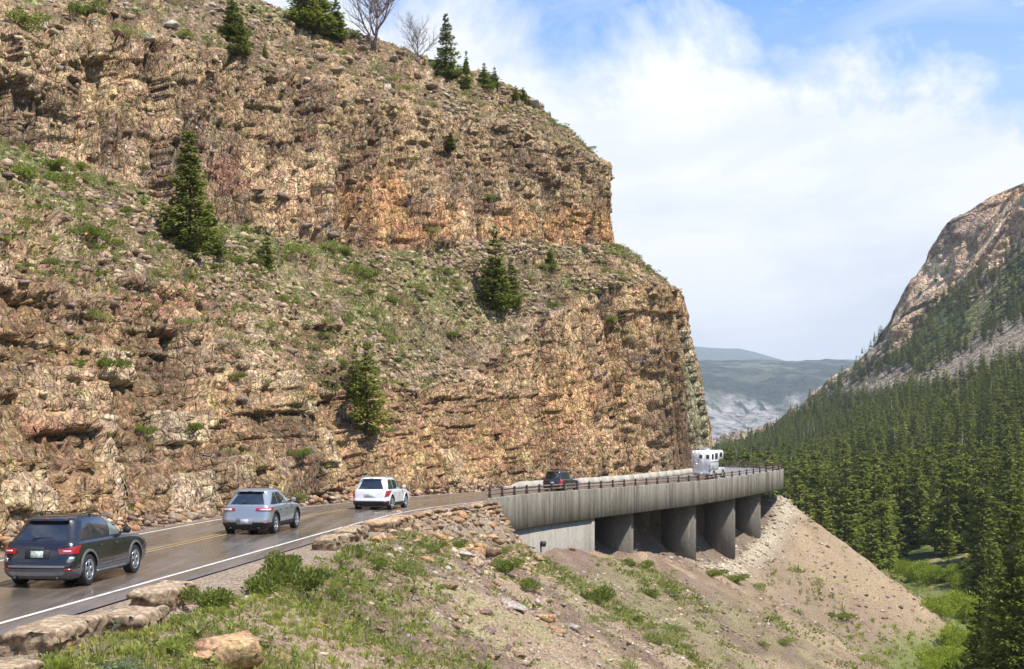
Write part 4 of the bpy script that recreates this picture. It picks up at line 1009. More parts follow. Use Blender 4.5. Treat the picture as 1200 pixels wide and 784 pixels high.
def plate_mat(name, base, ink):
    m, nt, b = mat_base(name); lk = nt.links.new
    t = N(nt, 'ShaderNodeTexCoord'); n = N(nt, 'ShaderNodeTexNoise', i_Scale=26, i_Detail=1); lk(t.outputs['Object'], n.inputs[0])
    lk(MIX(nt, ramp(nt, n.outputs[0], [(.50, 0), (.56, .75)]), base, ink), b.inputs['Base Color']); b.inputs['Roughness'].default_value = .4; return m
PLG = plate_mat('green_plate', (.62, .68, .60), (.10, .28, .17)); PLW = plate_mat('white_plate', (.72, .74, .76), (.35, .42, .55))

def make_suv(name, label, L, W, H, paint, clad, wb, R, belt=1.02, roofw=.62, rear=(.10, .02, .0, .10, .30, .60), rails=True, style='a', plate=PLG, railmat=None, rimm=RIM):
    """x forward, y left, ground at z=0, x=0 at the rear bumper"""
    t = thing(name, (0, 0, 0), 0, label, 'car', 'cars driving away along the canyon road'); hw = W/2
    # rear leaning: bumper, lid, glass
    b0, b1, b2, b3, b4, b5 = rear
    rows = [(.20, .16, L-.32, hw*.86, .28), (.30, .05, L-.16, hw*.955, .27), (.42, .0, L-.05, hw*.985, .26), (.56, .0, L, hw, .24), (.62, .035, L-.01, hw, .22), (.78, b3*.7, L-.04, hw*.995, .20), (belt-.12, b3, L-.12, hw*.985, .20), (belt, b3+.05, L-.30, hw*.955, .22), (belt+.03, b3+.07, L-.40, hw*.93, .22)]
    hl = L*.30                                           # bonnet
    def zm(x, z):
        if z > .66 and x > L-hl-.5: return z-(z-.66)/(belt-.66)*(.02+.15*max(0, (x-(L-hl))/hl)**1.4)
        return z
    sh = Shell(rows, .06, .035, zm); zs = [.20, .25, .30, .36, .42, .49, .56, .59, .62, .70, .78, .86, belt-.12, belt-.06, belt, belt+.03]
    V, Fs = sh.mesh(zs); body = mk('body', V, Fs, [paint, BLACKP], t); fixn(body)
    xr_, xf_ = .86 if style != 'b' else .92, 0; xR = L*.195; xF = xR+wb
    cutout(body, [(xR, R+.0, R*1.19, -hw-.2, -hw+.34), (xR, R, R*1.19, hw-.34, hw+.2), (xF, R, R*1.19, -hw-.2, -hw+.34), (xF, R, R*1.19, hw-.34, hw+.2)])
    smoothen(body, 32)
    # glasshouse
    rt = H-.02; cx = L-hl
    grows = [(belt-.02, b3+.05, cx+.10, hw*.93, .20), (belt+.18, b3+.05+(b4-b3)*.42, cx-.22, hw*.865, .22), (rt-.16, b4, cx-.72, hw*.765, .24), (rt-.07, b4+.04, cx-.90, hw*.71, .26), (rt-.02, b4+.20, cx-1.05, hw*.62, .28), (rt, b4+.75, cx-1.30, hw*.48, .28)]
    g = Shell(grows, .09, .05); V, Fs = g.mesh([belt-.02, belt+.06, belt+.18, rt-.25, rt-.16, rt-.11, rt-.07, rt-.04, rt-.02, rt]); smoothen(mk('cabin', V, Fs, paint, t), 40)
    zb, zt = belt+.055, rt-.135
    # windows: rear screen, three a side, windscreen
    m = g.patch([(-1.12, zb+.01), (1.12, zb+.01), (1.0, zt+.03), (-1.0, zt+.03)], 1, .006, 12, 5); smoothen(m.build('rear_window', GLASS, t))
    for sd in (1, -1):
        for nm, xa, xb, xc, xd, gm in (('quarter_window', b3+.42, xR+.42, xR+.42, b4+.38, GLASS), ('side_window', xR+.48, xR+1.32, xR+1.30, xR+.48, GLASS), ('side_window', xR+1.39, cx-.16, cx-.78, xR+1.37, GLASSL)):
            q = [(g.ux(xa, zb), zb+.01), (g.ux(xb, zb), zb+.0), (g.ux(xc, zt), zt), (g.ux(xd, zt), zt)]
            smoothen(g.patch(q, sd, .006, 6, 4).build(nm, gm, t))
        # bright line under the windows, door seams, handles
        g.patch([(g.ux(b3+.45, zb-.03), zb-.028), (g.ux(cx-.10, zb-.03), zb-.028), (g.ux(cx-.10, zb), zb-.006), (g.ux(b3+.45, zb), zb-.006)], sd, .009, 10, 1).build('window_trim', CHROME if style != 'a' else BLACKP, t)
        sm = MB()
        for xs in (xR+.45, xR+1.36, xR+wb-.52):
            sh.patch([(sh.ux(xs, .40), .40), (sh.ux(xs+.014, .40), .40), (sh.ux(xs+.014, belt-.02), belt-.02), (sh.ux(xs, belt-.02), belt-.02)], sd, .003, 1, 8, sm, .006)
        sm.build('door_seam', BLACKP, t)
        for xs in (xR+.56, xR+1.46):
            p = sh.pt(sh.ux(xs+.08, belt-.13), belt-.13, sd); h = MB(); h.box(p[0]-.09, p[0]+.09, min(p[1], p[1]+sd*.035), max(p[1], p[1]+sd*.035), p[2]-.016, p[2]+.016, .008); h.build('door_handle', paint, t)
        # sill and wheel-arch cladding
        q = [(sh.ux(xR+R*1.1, .24), .24), (sh.ux(xF-R*1.1, .24), .24), (sh.ux(xF-R*1.1, .42), .42), (sh.ux(xR+R*1.1, .42), .42)]
        smoothen(sh.patch(q, sd, .018, 10, 3).build('sill', clad, t))
        if style in 'ad': sh.patch([(sh.ux(xR+R*1.2, .30), .285), (sh.ux(xF-R*1.2, .30), .285), (sh.ux(xF-R*1.2, .33), .325), (sh.ux(xR+R*1.2, .33), .325)], sd, .032, 10, 1).build('sill_trim', CHROME, t)
        for xw in (xR, xF):
            am = MB(); n = 18; V = []
            for k in range(n+1):
                a = -.16+(math.pi+.32)*k/n
                for rr, oo in ((R*1.19, .004), (R*1.20, .022), (R*1.34, .020), (R*1.36, -.01)):
                    x, z = xw+rr*math.cos(a), R+rr*math.sin(a); z = max(z, .22); y = abs(sh.pt(min(max(sh.ux(x, z), 1.6), 3.5), z)[1]); V.append((x, sd*(y+oo), z))
            smoothen(mk('wheel_arch', V, [[k*4+j, k*4+j+1, (k+1)*4+j+1, (k+1)*4+j] for k in range(n) for j in range(3)], clad if style != 'c' else paint, t), 50)
            make_wheel(t, xw, sd*(hw-.13), R, .235, sd, rimm, 5)
        # door mirror
        p = g.pt(g.ux(cx-.34, zb), zb+.03, sd); mm = MB(); mm.box(p[0]-.05, p[0]+.07, min(p[1], p[1]+sd*.12), max(p[1], p[1]+sd*.12), p[2]-.02, p[2]+.02)
        mir = mm.build('door_mirror', BLACKP, t); mm = MB(); yy0 = p[1]+sd*.10; mm.box(p[0]-.07, p[0]+.09, min(yy0, yy0+sd*.19), max(yy0, yy0+sd*.19), p[2]-.02, p[2]+.14, .04); o = mm.build('mirror_shell', paint if style != 'a' else BLACKP, t)
        if rails:
            rm = MB(); xa, xb = b4+.35, cx-1.15; yr = hw*.66
            pts = [(xa-.03, sd*yr, rt-.03), (xa+.10, sd*yr, rt+.035), ((xa+xb)/2, sd*yr, rt+.055), (xb-.12, sd*yr, rt+.035), (xb+.03, sd*yr, rt-.03)]
            rm.path(pts, .017, 6); rm.box((xa+xb)/2-.04, (xa+xb)/2+.04, sd*yr-.015, sd*yr+.015, rt-.03, rt+.05); rm.build('roof_rail', railmat or BLACKP, t)
        # tail lamps
        if style == 'a': q = [(.80, belt-.24), (2.0, belt-.235), (2.05, belt-.05), (.74, belt-.12)]
        elif style == 'b': q = [(.55, belt-.16), (2.04, belt-.17), (2.08, belt-.045), (.62, belt-.06)]
        elif style == 'c': q = [(1.12, belt-.36), (2.02, belt-.28), (2.14, belt-.01), (1.35, belt-.02)]
        else: q = [(1.15, belt-.34), (2.0, belt-.30), (2.06, belt+.0), (1.1, belt-.02)]
        lamp = smoothen(sh.patch(q, sd, .016, 10, 3).build('tail_lamp', REDON if style == 'a' else REDL, t))
        if style in 'ab':
            (u0, z0), (u1, z1) = q[0], q[1]; uu = (.9, 1.35) if style == 'a' else (.75, 1.9)
            sh.patch([(uu[0], z0+.045), (uu[1], z0+.045), (uu[1], z0+.085), (uu[0], z0+.085)] if style == 'a' else [(uu[0], z0+.0), (uu[1], z0+.0), (uu[1], z0+.075), (uu[0], z0+.075)], sd, .022, 6, 1).build('lamp_lens', LENSW, lamp)
        if style == 'a': sh.patch([(1.05, belt-.44), (1.62, belt-.42), (1.70, belt-.31), (1.25, belt-.30)], sd, .004, 5, 2).build('reflector_panel', CHROME, t)
        sh.patch([(1.1, .43), (1.6, .43), (1.6, .47), (1.1, .47)], sd, .018, 5, 1).build('reflector', REDL, t)
    q = [(-1.10, belt+.02), (1.10, belt+.02)]
    # front screen
    smoothen(g.patch([(4.9, zb), (3.4, zb), (3.4, zt), (4.9, zt)], 1, .006, 6, 4).build('windscreen', GLASSL, t)); smoothen(g.patch([(4.9, zb), (3.4, zb), (3.4, zt), (4.9, zt)], -1, .006, 6, 4).build('windscreen', GLASSL, t))
    for sd in (1, -1): smoothen(sh.patch([(3.3, .66), (4.3, .70), (4.2, .80), (3.1, .84)], sd, .012, 6, 2).build('headlamp', LENSW, t))
    # bumper cladding, lower trim, exhausts
    lowz = .46 if style != 'c' else .50
    smoothen(sh.patch([(-2.25, .215), (2.25, .215), (2.1, lowz), (-2.1, lowz)], 1, .014, 24, 4).build('rear_bumper', clad, t))
    if style == 'a':
        smoothen(sh.patch([(-1.1, .50), (1.1, .50), (1.1, .545), (-1.1, .545)], 1, .012, 16, 1).build('bumper_strip', simple('grey_trim', (.25, .25, .27), .4), t))
        smoothen(sh.patch([(-1.0, .30), (1.0, .30), (1.2, .385), (-1.2, .385)], 1, .035, 16, 2).build('skid_plate', simple('silver_skid', (.38, .37, .38), .4, .5), t))
    ex = MB()
    for sd in (1, -1): ex.tube((-.04, sd*hw*.56, .245), (.3, sd*hw*.56, .245), .04, .04, 10)
    ex.build('exhaust', CLGREY if False else BLACKP, t)
    un = MB(); un.box(.35, L-.5, -hw*.72, hw*.72, .17, .30); un.tube((.55, 0, .26), (1.1, 0, .26), .13, .13, 10); un.box(.5, .8, -hw*.3, hw*.3, .14, .24); un.build('underbody', BLACKP, t)
    # spoiler and high brake lamp
    sp = g.patch([(-1.3, rt-.10), (1.3, rt-.10), (1.2, rt-.03), (-1.2, rt-.03)], 1, .10, 12, 2, None, .10); smoothen(sp.build('spoiler', paint, t), 50)
    g.patch([(-.22, rt-.085), (.22, rt-.085), (.22, rt-.045), (-.22, rt-.045)], 1, .106, 4, 1).build('brake_lamp', REDL if style != 'a' else REDON, t)
    # wiper, plate, badge strip
    p = g.pt(.55, zb+.03, 1, .03); p2 = g.pt(.25, zb+.16, -1, .035); wm = MB(); wm.tube((p[0]-.01, p[1], p[2]-.12), (p[0], p[1]-.12, p[2]+.03), .014, .012, 6); wm.tube((p[0], p[1]-.12, p[2]+.03), (p2[0]-.01, -.30, p[2]+.07), .012, .01, 6); wm.build('wiper', BLACKP, t)
    pz = belt-.25 if style != 'b' else .50; pp = sh.pt(0, pz); tilt = math.atan2(sh.pt(0, pz+.06)[0]-sh.pt(0, pz-.06)[0], .12)
    pm_ = MB(); pm_.box(-.012, .012, -.155, .155, -.08, .08, .004); po = pm_.build('number_plate', plate, t); po.location = (pp[0]-.018, 0, pz); po.rotation_euler = (0, tilt, 0)
    rc = MB(); rc.box(-.006, .006, -.30, .30, -.11, .11, .004); r2 = rc.build('plate_recess', BLACKP if style == 'a' else paint, t); r2.location = (pp[0]-.006, 0, pz); r2.rotation_euler = (0, tilt, 0)
    return t, sh, g, dict(belt=belt, hw=hw, rt=rt, L=L)

def paint(name, col, metal=.0, rough=.26): return simple(name, col, rough, metal, 1.0, noise=.02, nscale=2)
PDARK = paint('dark_grey_car_paint', (.024, .023, .028), .35); PSIL = paint('silver_car_paint', (.36, .39, .41), .45); PWHT = paint('white_car_paint', (.78, .78, .78)); PMID = paint('dark_brown_car_paint', (.055, .045, .048), .4)
CLGREY = simple('grey_cladding', (.13, .125, .13), .5)
def place(t, Y, d, L, k=1):
    t.scale = (k, k, k); L = L*k
    s = s_at_Y(Y)+L/2; p = rp(np.array([s]), d, .06*(1-abs(d+3.5)/3.5))[0]; h = head(s); c, s_ = math.sin(h), math.cos(h)
    t.location = (p[0]-c*L/2, p[1]-s_*L/2, p[2]); t.rotation_euler = (0, 0, math.pi/2-h)
    # pitch with the road
    zs_ = np.interp([s-1.5, s+1.5], SL, LZ); t.rotation_euler[1] = -math.atan2(zs_[1]-zs_[0], 3.0)
t, sh, g, dd = make_suv('suv', 'dark grey crossover with lit red tail lamps, nearest the camera on the road', 4.92, 1.90, 1.70, PDARK, CLGREY, 2.88, .375, style='a', rear=(0, 0, 0, .12, .66, .6), belt=1.06)
text_part('DODGE', .075, CHROME, t, (sh.pt(0, .955)[0]-.012, 0, .955), (math.radians(90), 0, math.radians(-90)), .003)
place(t, 36.0, -2.15, 4.9, 1.08)
t, sh, g, dd = make_suv('suv', 'silver crossover with dark rear screen following between the grey and the white car', 4.78, 1.92, 1.70, PSIL, BLACKP, 2.85, .375, style='b', rear=(0, 0, 0, .13, .78, .6), belt=1.05, plate=PLW, rails=False)
place(t, 54.6, -2.6, 4.8, 1.05)
t, sh, g, dd = make_suv('suv', 'white sport utility car with black lower bumper before the rubble retaining wall', 5.0, 2.0, 1.78, PWHT, BLACKP, 2.86, .385, style='c', rear=(0, 0, 0, .10, .50, .6), belt=1.06, railmat=CHROME)
place(t, 73.4, -2.2, 5.0)
t, sh, g, dd = make_suv('suv', 'dark brown boxy sport utility car driving on the viaduct behind the steel railing', 4.9, 1.95, 1.86, PMID, BLACKP, 2.85, .38, style='d', rear=(0, 0, 0, .07, .24, .6), railmat=BLACKP)
bx_ = MB(); 
for xx in (1.3, 2.4): bx_.box(xx-.03, xx+.03, -.68, .68, 1.90, 1.94)
bx_.build('roof_bar', BLACKP, t)
place(t, 111.8, -2.6, 4.9, .90)

# truck camper seen from behind: a white box with a cab-over nose on a pickup
tc_ = thing('truck_camper', (0, 0, 0), 0, 'white camper body carried on a pickup truck at the far bend of the viaduct', 'camper'); CW = simple('camper_white', (.86, .86, .86), .4, noise=.05, nscale=2)
m = MB(); m.box(0, 3.0, -1.08, 1.08, 1.02, 3.05, .07); m.box(2.95, 5.0, -1.06, 1.06, 2.02, 3.02, .16); m.build('camper_box', CW, tc_)
m = MB(); m.box(.35, 3.0, -.72, .72, .55, 1.05); m.build('camper_floor', CW, tc_)
m = MB(); m.box(1.2, 1.95, -.38, .38, 3.05, 3.32, .06); m.build('air_conditioner', simple('grey_plastic_cover', (.33, .34, .35), .5), tc_)
m = MB(); m.box(2.3, 2.7, .2, .6, 3.05, 3.16, .03); m.box(.4, .8, -.7, -.3, 3.05, 3.16, .03); m.build('roof_vent', CW, tc_)
def win(parent, x0, x1, y, z0, z1, sd):
    f = MB(); f.box(x0-.05, x1+.05, min(y, y+sd*.03), max(y, y+sd*.03), z0-.05, z1+.05, .012); fo = f.build('window', BLACKP, parent)
    p = MB(); p.box(x0, x1, min(y+sd*.03, y+sd*.038), max(y+sd*.03, y+sd*.038), z0, z1); p.build('pane', GLASS, fo)
for sd in (1, -1):
    win(tc_, .35, .95, sd*1.08, 2.15, 2.65, sd); win(tc_, 1.6, 2.5, sd*1.08, 2.15, 2.70, sd); win(tc_, 3.4, 4.3, sd*1.06, 2.35, 2.75, sd)
    m = MB(); y = sd*1.085; m.box(.3, 1.2, min(y, y+sd*.02), max(y, y+sd*.02), 1.15, 1.65, .01); m.build('locker_hatch', simple('grey_hatch', (.45, .45, .46), .5), tc_)
    m = MB(); y = sd*1.09; m.box(0.05, 2.95, min(y, y+sd*.015), max(y, y+sd*.015), 1.80, 1.90); m.build('side_stripe', simple('grey_stripe', (.25, .27, .3), .5), tc_)
def rwin(y0, y1, z0, z1, nm, mt, th=.03):
    m = MB(); m.box(-.001-th, .002, y0, y1, z0, z1, .012); return m.build(nm, mt, tc_)
dr = rwin(-.30, .34, 1.05, 2.85, 'rear_door', CW, .02); m = MB(); m.box(-.04, -.02, -.14, .2, 2.2, 2.62); m.build('door_window', GLASS, dr); m = MB(); m.box(-.05, -.02, .26, .30, 1.9, 2.02); m.build('door_handle', BLACKP, dr)
rwin(-.90, -.55, 2.15, 2.6, 'window', GLASS); rwin(.6, .95, 1.2, 1.6, 'locker_hatch', simple('pale_grey_hatch', (.5, .5, .5), .5))
for sd in (1, -1): rwin(sd*.96-.05, sd*.96+.05, 1.3, 1.45, 'tail_lamp', REDL)
m = MB(); 
for k in range(5): m.box(-.06, -.03, .45, .85, 1.6+.28*k, 1.63+.28*k)
m.box(-.06, -.03, .44, .47, 1.5, 3.0); m.box(-.06, -.03, .84, .87, 1.5, 3.0); m.build('ladder', CHROME, tc_)
# the pickup
PP = paint('white_pickup_paint', (.84, .84, .84))
rows = [(.42, .15, 5.9, .90, .15), (.55, .0, 6.05, .97, .16), (.85, .0, 6.1, 1.0, .16), (1.02, .0, 6.05, 1.0, .16), (1.12, .02, 5.9, .97, .16)]
shp = Shell(rows, .03, .02); V, Fs = shp.mesh([.42, .55, .7, .85, .95, 1.02, 1.12]); bd = mk('pickup_body', V, Fs, [PP, BLACKP], tc_); fixn(bd)
cutout(bd, [(1.45, .42, .52, -1.2, -.62), (1.45, .42, .52, .62, 1.2), (5.0, .42, .52, -1.2, -.62), (5.0, .42, .52, .62, 1.2)]); smoothen(bd, 32)
gp = Shell([(1.10, 3.05, 5.1, .93, .14), (1.5, 3.1, 4.8, .86, .16), (1.9, 3.2, 4.35, .76, .2), (1.97, 3.35, 4.1, .66, .2)], .03, .02); V, Fs = gp.mesh([1.10, 1.3, 1.5, 1.7, 1.9, 1.94, 1.97]); smoothen(mk('pickup_cab', V, Fs, PP, tc_), 40)
for sd in (1, -1):
    smoothen(gp.patch([(gp.ux(3.25, 1.2), 1.2), (gp.ux(4.75, 1.2), 1.2), (gp.ux(4.25, 1.82), 1.82), (gp.ux(3.35, 1.82), 1.82)], sd, .006, 6, 4).build('side_window', GLASS, tc_))
    m = MB(); m.box(4.45, 4.58, min(sd*.95, sd*1.32), max(sd*.95, sd*1.32), 1.2, 1.48, .04); m.build('door_mirror', BLACKP, tc_)
    for xw in (1.45, 5.0): make_wheel(tc_, xw, sd*.84, .42, .26, sd, RIM, 6)
    smoothen(shp.patch([(1.2, .72), (1.8, .72), (1.8, 1.0), (1.2, 1.0)], sd, .012, 6, 2).build('tail_lamp', REDL, tc_))
m = MB(); m.box(-.16, .02, -.98, .98, .52, .70, .04); m.build('rear_bumper', CHROME, tc_); m = MB(); m.box(-.19, -.16, -.16, .16, .54, .68); m.build('number_plate', PLW, tc_)
m = MB(); m.box(.5, 5.6, -.6, .6, .3, .5); m.build('underbody', BLACKP, tc_)
place(tc_, 147.6, -2.0, 6.0, .99)

# ------------------------------------------------------------------ vegetation
def quads_mesh(name, Q, mat, extra=None):
    """Q (n,4,3) leaf quads"""
    n = len(Q); return mk_data(name, Q.reshape(-1, 3), np.arange(n*4).reshape(n, 4), mat)
def mk_data(name, V, Fc, mat, smooth=False):
    o = mk(name, V, Fc, mat, smooth=smooth); m = o.data; bpy.data.objects.remove(o); return m
def trunk_mesh(name, h, r, seed, mat, lean=.02, n=9):
    rr = np.random.default_rng(seed); k = 12; V = []
    for i in range(k):
        t = i/(k-1); c = np.array((math.sin(t*2+seed)*lean*h*t, math.cos(t*3+seed)*lean*h*t, t*h-.4*(i == 0))); ra = r*(1-t*.93)*(1.35 if i == 0 else 1)
        V += [c+ra*np.array((math.cos(6.283*j/n), math.sin(6.283*j/n), 0)) for j in range(n)]
    Fs = [[i*n+j, i*n+(j+1) % n, (i+1)*n+(j+1) % n, (i+1)*n+j] for i in range(k-1) for j in range(n)]
    return mk_data(name, V, np.array(Fs), mat, True)
def conifer_crown(name, h, R, nb, nq, seed, mat, base=.06, droop=.25, size=.34, ragged=.3, power=.85, up=.25, thin=0):
    """branches in whorls, each carrying many small sprays of needles"""
    r = np.random.default_rng(seed); Q = []
    t = base+(1-base)*(1-r.random(nb)**.72)*.985; t = np.sort(t)
    az = np.arange(nb)*2.399+r.uniform(-.4, .4, nb)
    side = 1+ragged*.6*np.sin(az+seed)*r.random()
    for i in range(nb):
        if thin and r.random() < thin: continue
        L = (R*((1-t[i])**power)+.012*h)*(1+ragged*(r.random()-.6))*side[i]
        if t[i] < base+.12: L *= .55+.45*(t[i]-base)/.12+.2*r.random()
        z0 = t[i]*h; ca, sa = math.cos(az[i]), math.sin(az[i])
        m = max(5, int(nq*(L/R+.14)*(1.0+1.1*t[i])))
        u = r.random(m)**.62; dz = -droop*L*np.sin(u*1.7)+up*L*u**3+ (t[i] > .85)*L*u*.8
        lat = r.normal(0, 1, m)*.24*L*(1-u*.55)
        P = np.stack([ca*L*u-sa*lat, sa*L*u+ca*lat, z0+dz+r.normal(0, .045*L+.02, m)], 1)
        s = size*r.uniform(.55, 1.2, m)*(1-.30*t[i])
        d = np.stack([ca+sa*-.9*np.sign(lat)*r.random(m), sa+ca*.9*np.sign(lat)*r.random(m), r.uniform(-.55, .25, m)], 1); d /= np.linalg.norm(d, axis=1, keepdims=True)
        w = np.cross(d, np.stack([r.normal(0, .5, m), r.normal(0, .5, m), 1+0*u], 1)); w /= np.linalg.norm(w, axis=1, keepdims=True)+1e-6
        a = d*s[:, None]; b = w*(s*.34)[:, None]
        Q.append(np.stack([P-a*.5-b*.35, P-a*.1+b*-1.0, P+a*.6, P-a*.1+b], 1))
    Q = np.concatenate(Q); return quads_mesh(name, Q, mat)
# species: near hero trees in full detail, others lighter
def spec(name, h, R, nb, nq, mat, seeds, **kw): return [(trunk_mesh(name+'_trunk', h*.97, h*.013+.05, s, BARK), conifer_crown(name+'_crown', h, R, nb, nq, s, mat, **kw)) for s in seeds]
HERO = spec('spruce', 20, 4.3, 330, 62, SPRUCE, (3, 4), size=.42, base=.03, ragged=.45)
CLIFFS = spec('spruce', 10, 2.5, 170, 40, SPRUCE, (11, 12, 13), size=.40, ragged=.5, base=.04)
CLIFFL = spec('fir', 10, 2.4, 150, 38, SPRUCE_L, (21, 22), size=.40, ragged=.55, base=.03)
FOR = spec('spruce', 17, 2.9, 105, 20, SPRUCE, (31, 32, 33), size=.75, ragged=.5, base=.05)+spec('fir', 16, 2.7, 100, 20, PINE, (41, 42), size=.75, ragged=.55, base=.10)+spec('spruce', 18, 2.6, 100, 20, SPRUCE_D, (51,), size=.75, ragged=.4)+spec('fir', 12, 2.6, 80, 20, SPRUCE_L, (61,), size=.75, ragged=.5)
def dead_mesh(name, h, seed, mat, wide=.35, depth=3, start=.25, thick=.03):
    r = random.Random(seed); mb = MB()
    def br(p, d, L, ra, k):
        n = 4; q = p
        for i in range(n):
            d2 = (d+Vector((r.uniform(-.28, .28), r.uniform(-.28, .28), r.uniform(-.12, .25)))).normalized(); q2 = q+d2*L/n; r2 = ra*(1-(i+1)/n*.55)
            mb.tube(q, q2, ra*(1-i/n*.55), r2, 5 if k < 2 else 3); 
            if k < depth and (i > 0 or k > 0):
                for _ in range(3 if k < 2 else 2):
                    a = r.uniform(0, 6.28); dd = (d2+Vector((math.cos(a), math.sin(a), r.uniform(-.2, .5)))*r.uniform(.6, 1.1)).normalized(); br(q2, dd, L*r.uniform(.42, .62), r2*.6, k+1)
            q = q2; d = d2
    br(Vector((0, 0, -.3)), Vector((0, 0, 1)), h*.75, h*thick, 0)
    for i in range(3): a = i*2.1+r.random(); br(Vector((0, 0, h*.08*i)), Vector((math.cos(a)*.8, math.sin(a)*.8, .9)).normalized(), h*.6, h*thick*.6, 1)
    return mk_data(name, mb.v, mb.f, mat)
def snag_mesh(name, h, seed, mat):
    r = random.Random(seed); mb = MB(); mb.tube((0, 0, -.3), (0, 0, h), h*.014+.05, .02, 6)
    for i in range(70):
        z = h*(.2+.78*r.random()); a = r.uniform(0, 6.28); L = (1-z/h)*h*.14+.35; mb.tube((0, 0, z), (math.cos(a)*L, math.sin(a)*L, z-L*r.uniform(-.1, .4)), .025, .008, 3)
    return mk_data(name, mb.v, mb.f, mat)
SNAG = [snag_mesh('snag', 15, s, DEADG) for s in (1, 2)]
def tree(kind, name, p, h, href, label, group=None, wide=1, rz=None, sink=.25, cat='tree'):
    tm, cm = kind; k = h/href
    t = thing(name, (p[0], p[1], p[2]-sink), random.uniform(0, 6.28) if rz is None else rz, label, cat, group, 1); t.scale = (k*wide, k*wide, k)
    inst('trunk', tm, t); inst('crown', cm, t); return t
def ptree(px, ybase, ytop, kind, name, href, label, wide=1, Y=None, dY=0, group=None, rz=None):
    p = on_surface(px, ybase) if Y is None else px3(px, ybase, Y)
    if p is None: p = px3(px, ybase, 150)
    p = (p[0], p[1]+dY, p[2]); h = (ybase-ytop)*p[1]/F
    return tree(kind, name, p, h, href, label, group, wide, rz)
CG = 'evergreens rooted on the cliff ledges'
ptree(226, 291, 140, CLIFFS[0], 'spruce_tree', 10, 'tallest dark spruce on the bench left of the red rock patch', 1.0, group=CG)
ptree(249, 294, 228, CLIFFS[1], 'spruce_tree', 10, 'short dark spruce tucked against the right foot of the largest cliff spruce', 1.5, group=CG)
ptree(204, 268, 225, CLIFFS[2], 'spruce_tree', 10, 'small dark spruce at the left foot of the largest cliff spruce', 1.6, group=CG)
ptree(316, 308, 264, CLIFFL[0], 'fir_tree', 10, 'small bright green fir on the bench right of the big spruce', 1.25, group=CG)
ptree(583, 360, 258, CLIFFS[2], 'spruce_tree', 10, 'dark spruce with a ragged outline on the bench below the orange band', 1.0, group=CG)
ptree(600, 352, 290, CLIFFL[1], 'fir_tree', 10, 'lighter green fir growing close behind the ragged dark spruce', .9, group=CG)
ptree(434, 496, 387, CLIFFL[1], 'fir_tree', 10, 'sunlit green fir on the slope above the white car', .95, group=CG)
ptree(420, 470, 398, CLIFFL[0], 'fir_tree', 10, 'thin pale fir against the left side of the sunlit green fir', .9, group=CG)
ptree(648, 313, 291, CLIFFS[1], 'spruce_tree', 10, 'tiny dark spruce alone on the bench near the nose of the cliff', 1.7, group=CG)
ptree(529, 169, 147, CLIFFS[0], 'spruce_tree', 10, 'tiny dark spruce clinging to the face above the orange stain', 1.7, group=CG)
ptree(272, 42, -14, CLIFFL[0], 'fir_tree', 10, 'green fir near the top of the cliff, left of the grove', 1.5, group=CG)
ptree(286, 60, 16, CLIFFS[1], 'spruce_tree', 10, 'short spruce below and right of the fir near the top of the cliff', 1.4, group=CG)
ptree(357, 27, -40, CLIFFL[1], 'fir_tree', 10, 'yellow green fir at the left of the grove on the crest', 1.6, group=CG)
ptree(378, 34, -30, CLIFFS[0], 'spruce_tree', 10, 'dark spruce in the middle of the grove on the crest', 1.5, group=CG)
ptree(396, 40, -14, CLIFFS[2], 'spruce_tree', 10, 'dark spruce at the right of the grove on the crest', 1.3, group=CG)
ptree(312, 62, 43, CLIFFL[0], 'fir_tree', 10, 'very small fir halfway between the grove and the lone fir', 1.1, group=CG)
ptree(526, 86, 8, CLIFFS[1], 'spruce_tree', 10, 'slender dark spruce standing alone against the sky on the crest', .95, group=CG)
ptree(551, 97, 51, CLIFFL[0], 'fir_tree', 10, 'narrow pale young fir right of the slender crest spruce', .8, group=CG)
ptree(549, 80, 62, CLIFFS[1], 'spruce_tree', 10, 'stubby spruce behind the narrow pale young fir', 1.3, group=CG)
for x, yb, yt, lab in ((571, 92, 66, 'small ragged fir, left of a pair on the crest'), (584, 97, 73, 'small ragged fir, right of a pair on the crest'), (607, 107, 92, 'left of two tiny firs where the crest drops'), (616, 112, 95, 'right of two tiny firs where the crest drops')):
    ptree(x, yb+2, yt, random.choice(CLIFFL), 'fir_tree', 10, lab, 1.5, group=CG)
def dead(px, yb, yt, seed, mat, label, **kw):
    p = on_surface(px, yb); h = (yb-yt)*p[1]/F; o = inst('bare_tree', dead_mesh('bare_tree', 10, seed, mat, **kw), None, (p[0], p[1], p[2]), (0, 0, seed), h/7.5); return tag(o, label, 'tree')
dead(441, 54, -22, 3, DEADW, 'wide bare tree with tangled reddish grey branches on the crest', thick=.022)
dead(497, 70, 30, 8, DEADG, 'low dead grey tree beside the slender crest spruce', thick=.02, depth=3)
# thin foliage still left on the wide bare tree's lower part
p = on_surface(436, 52)

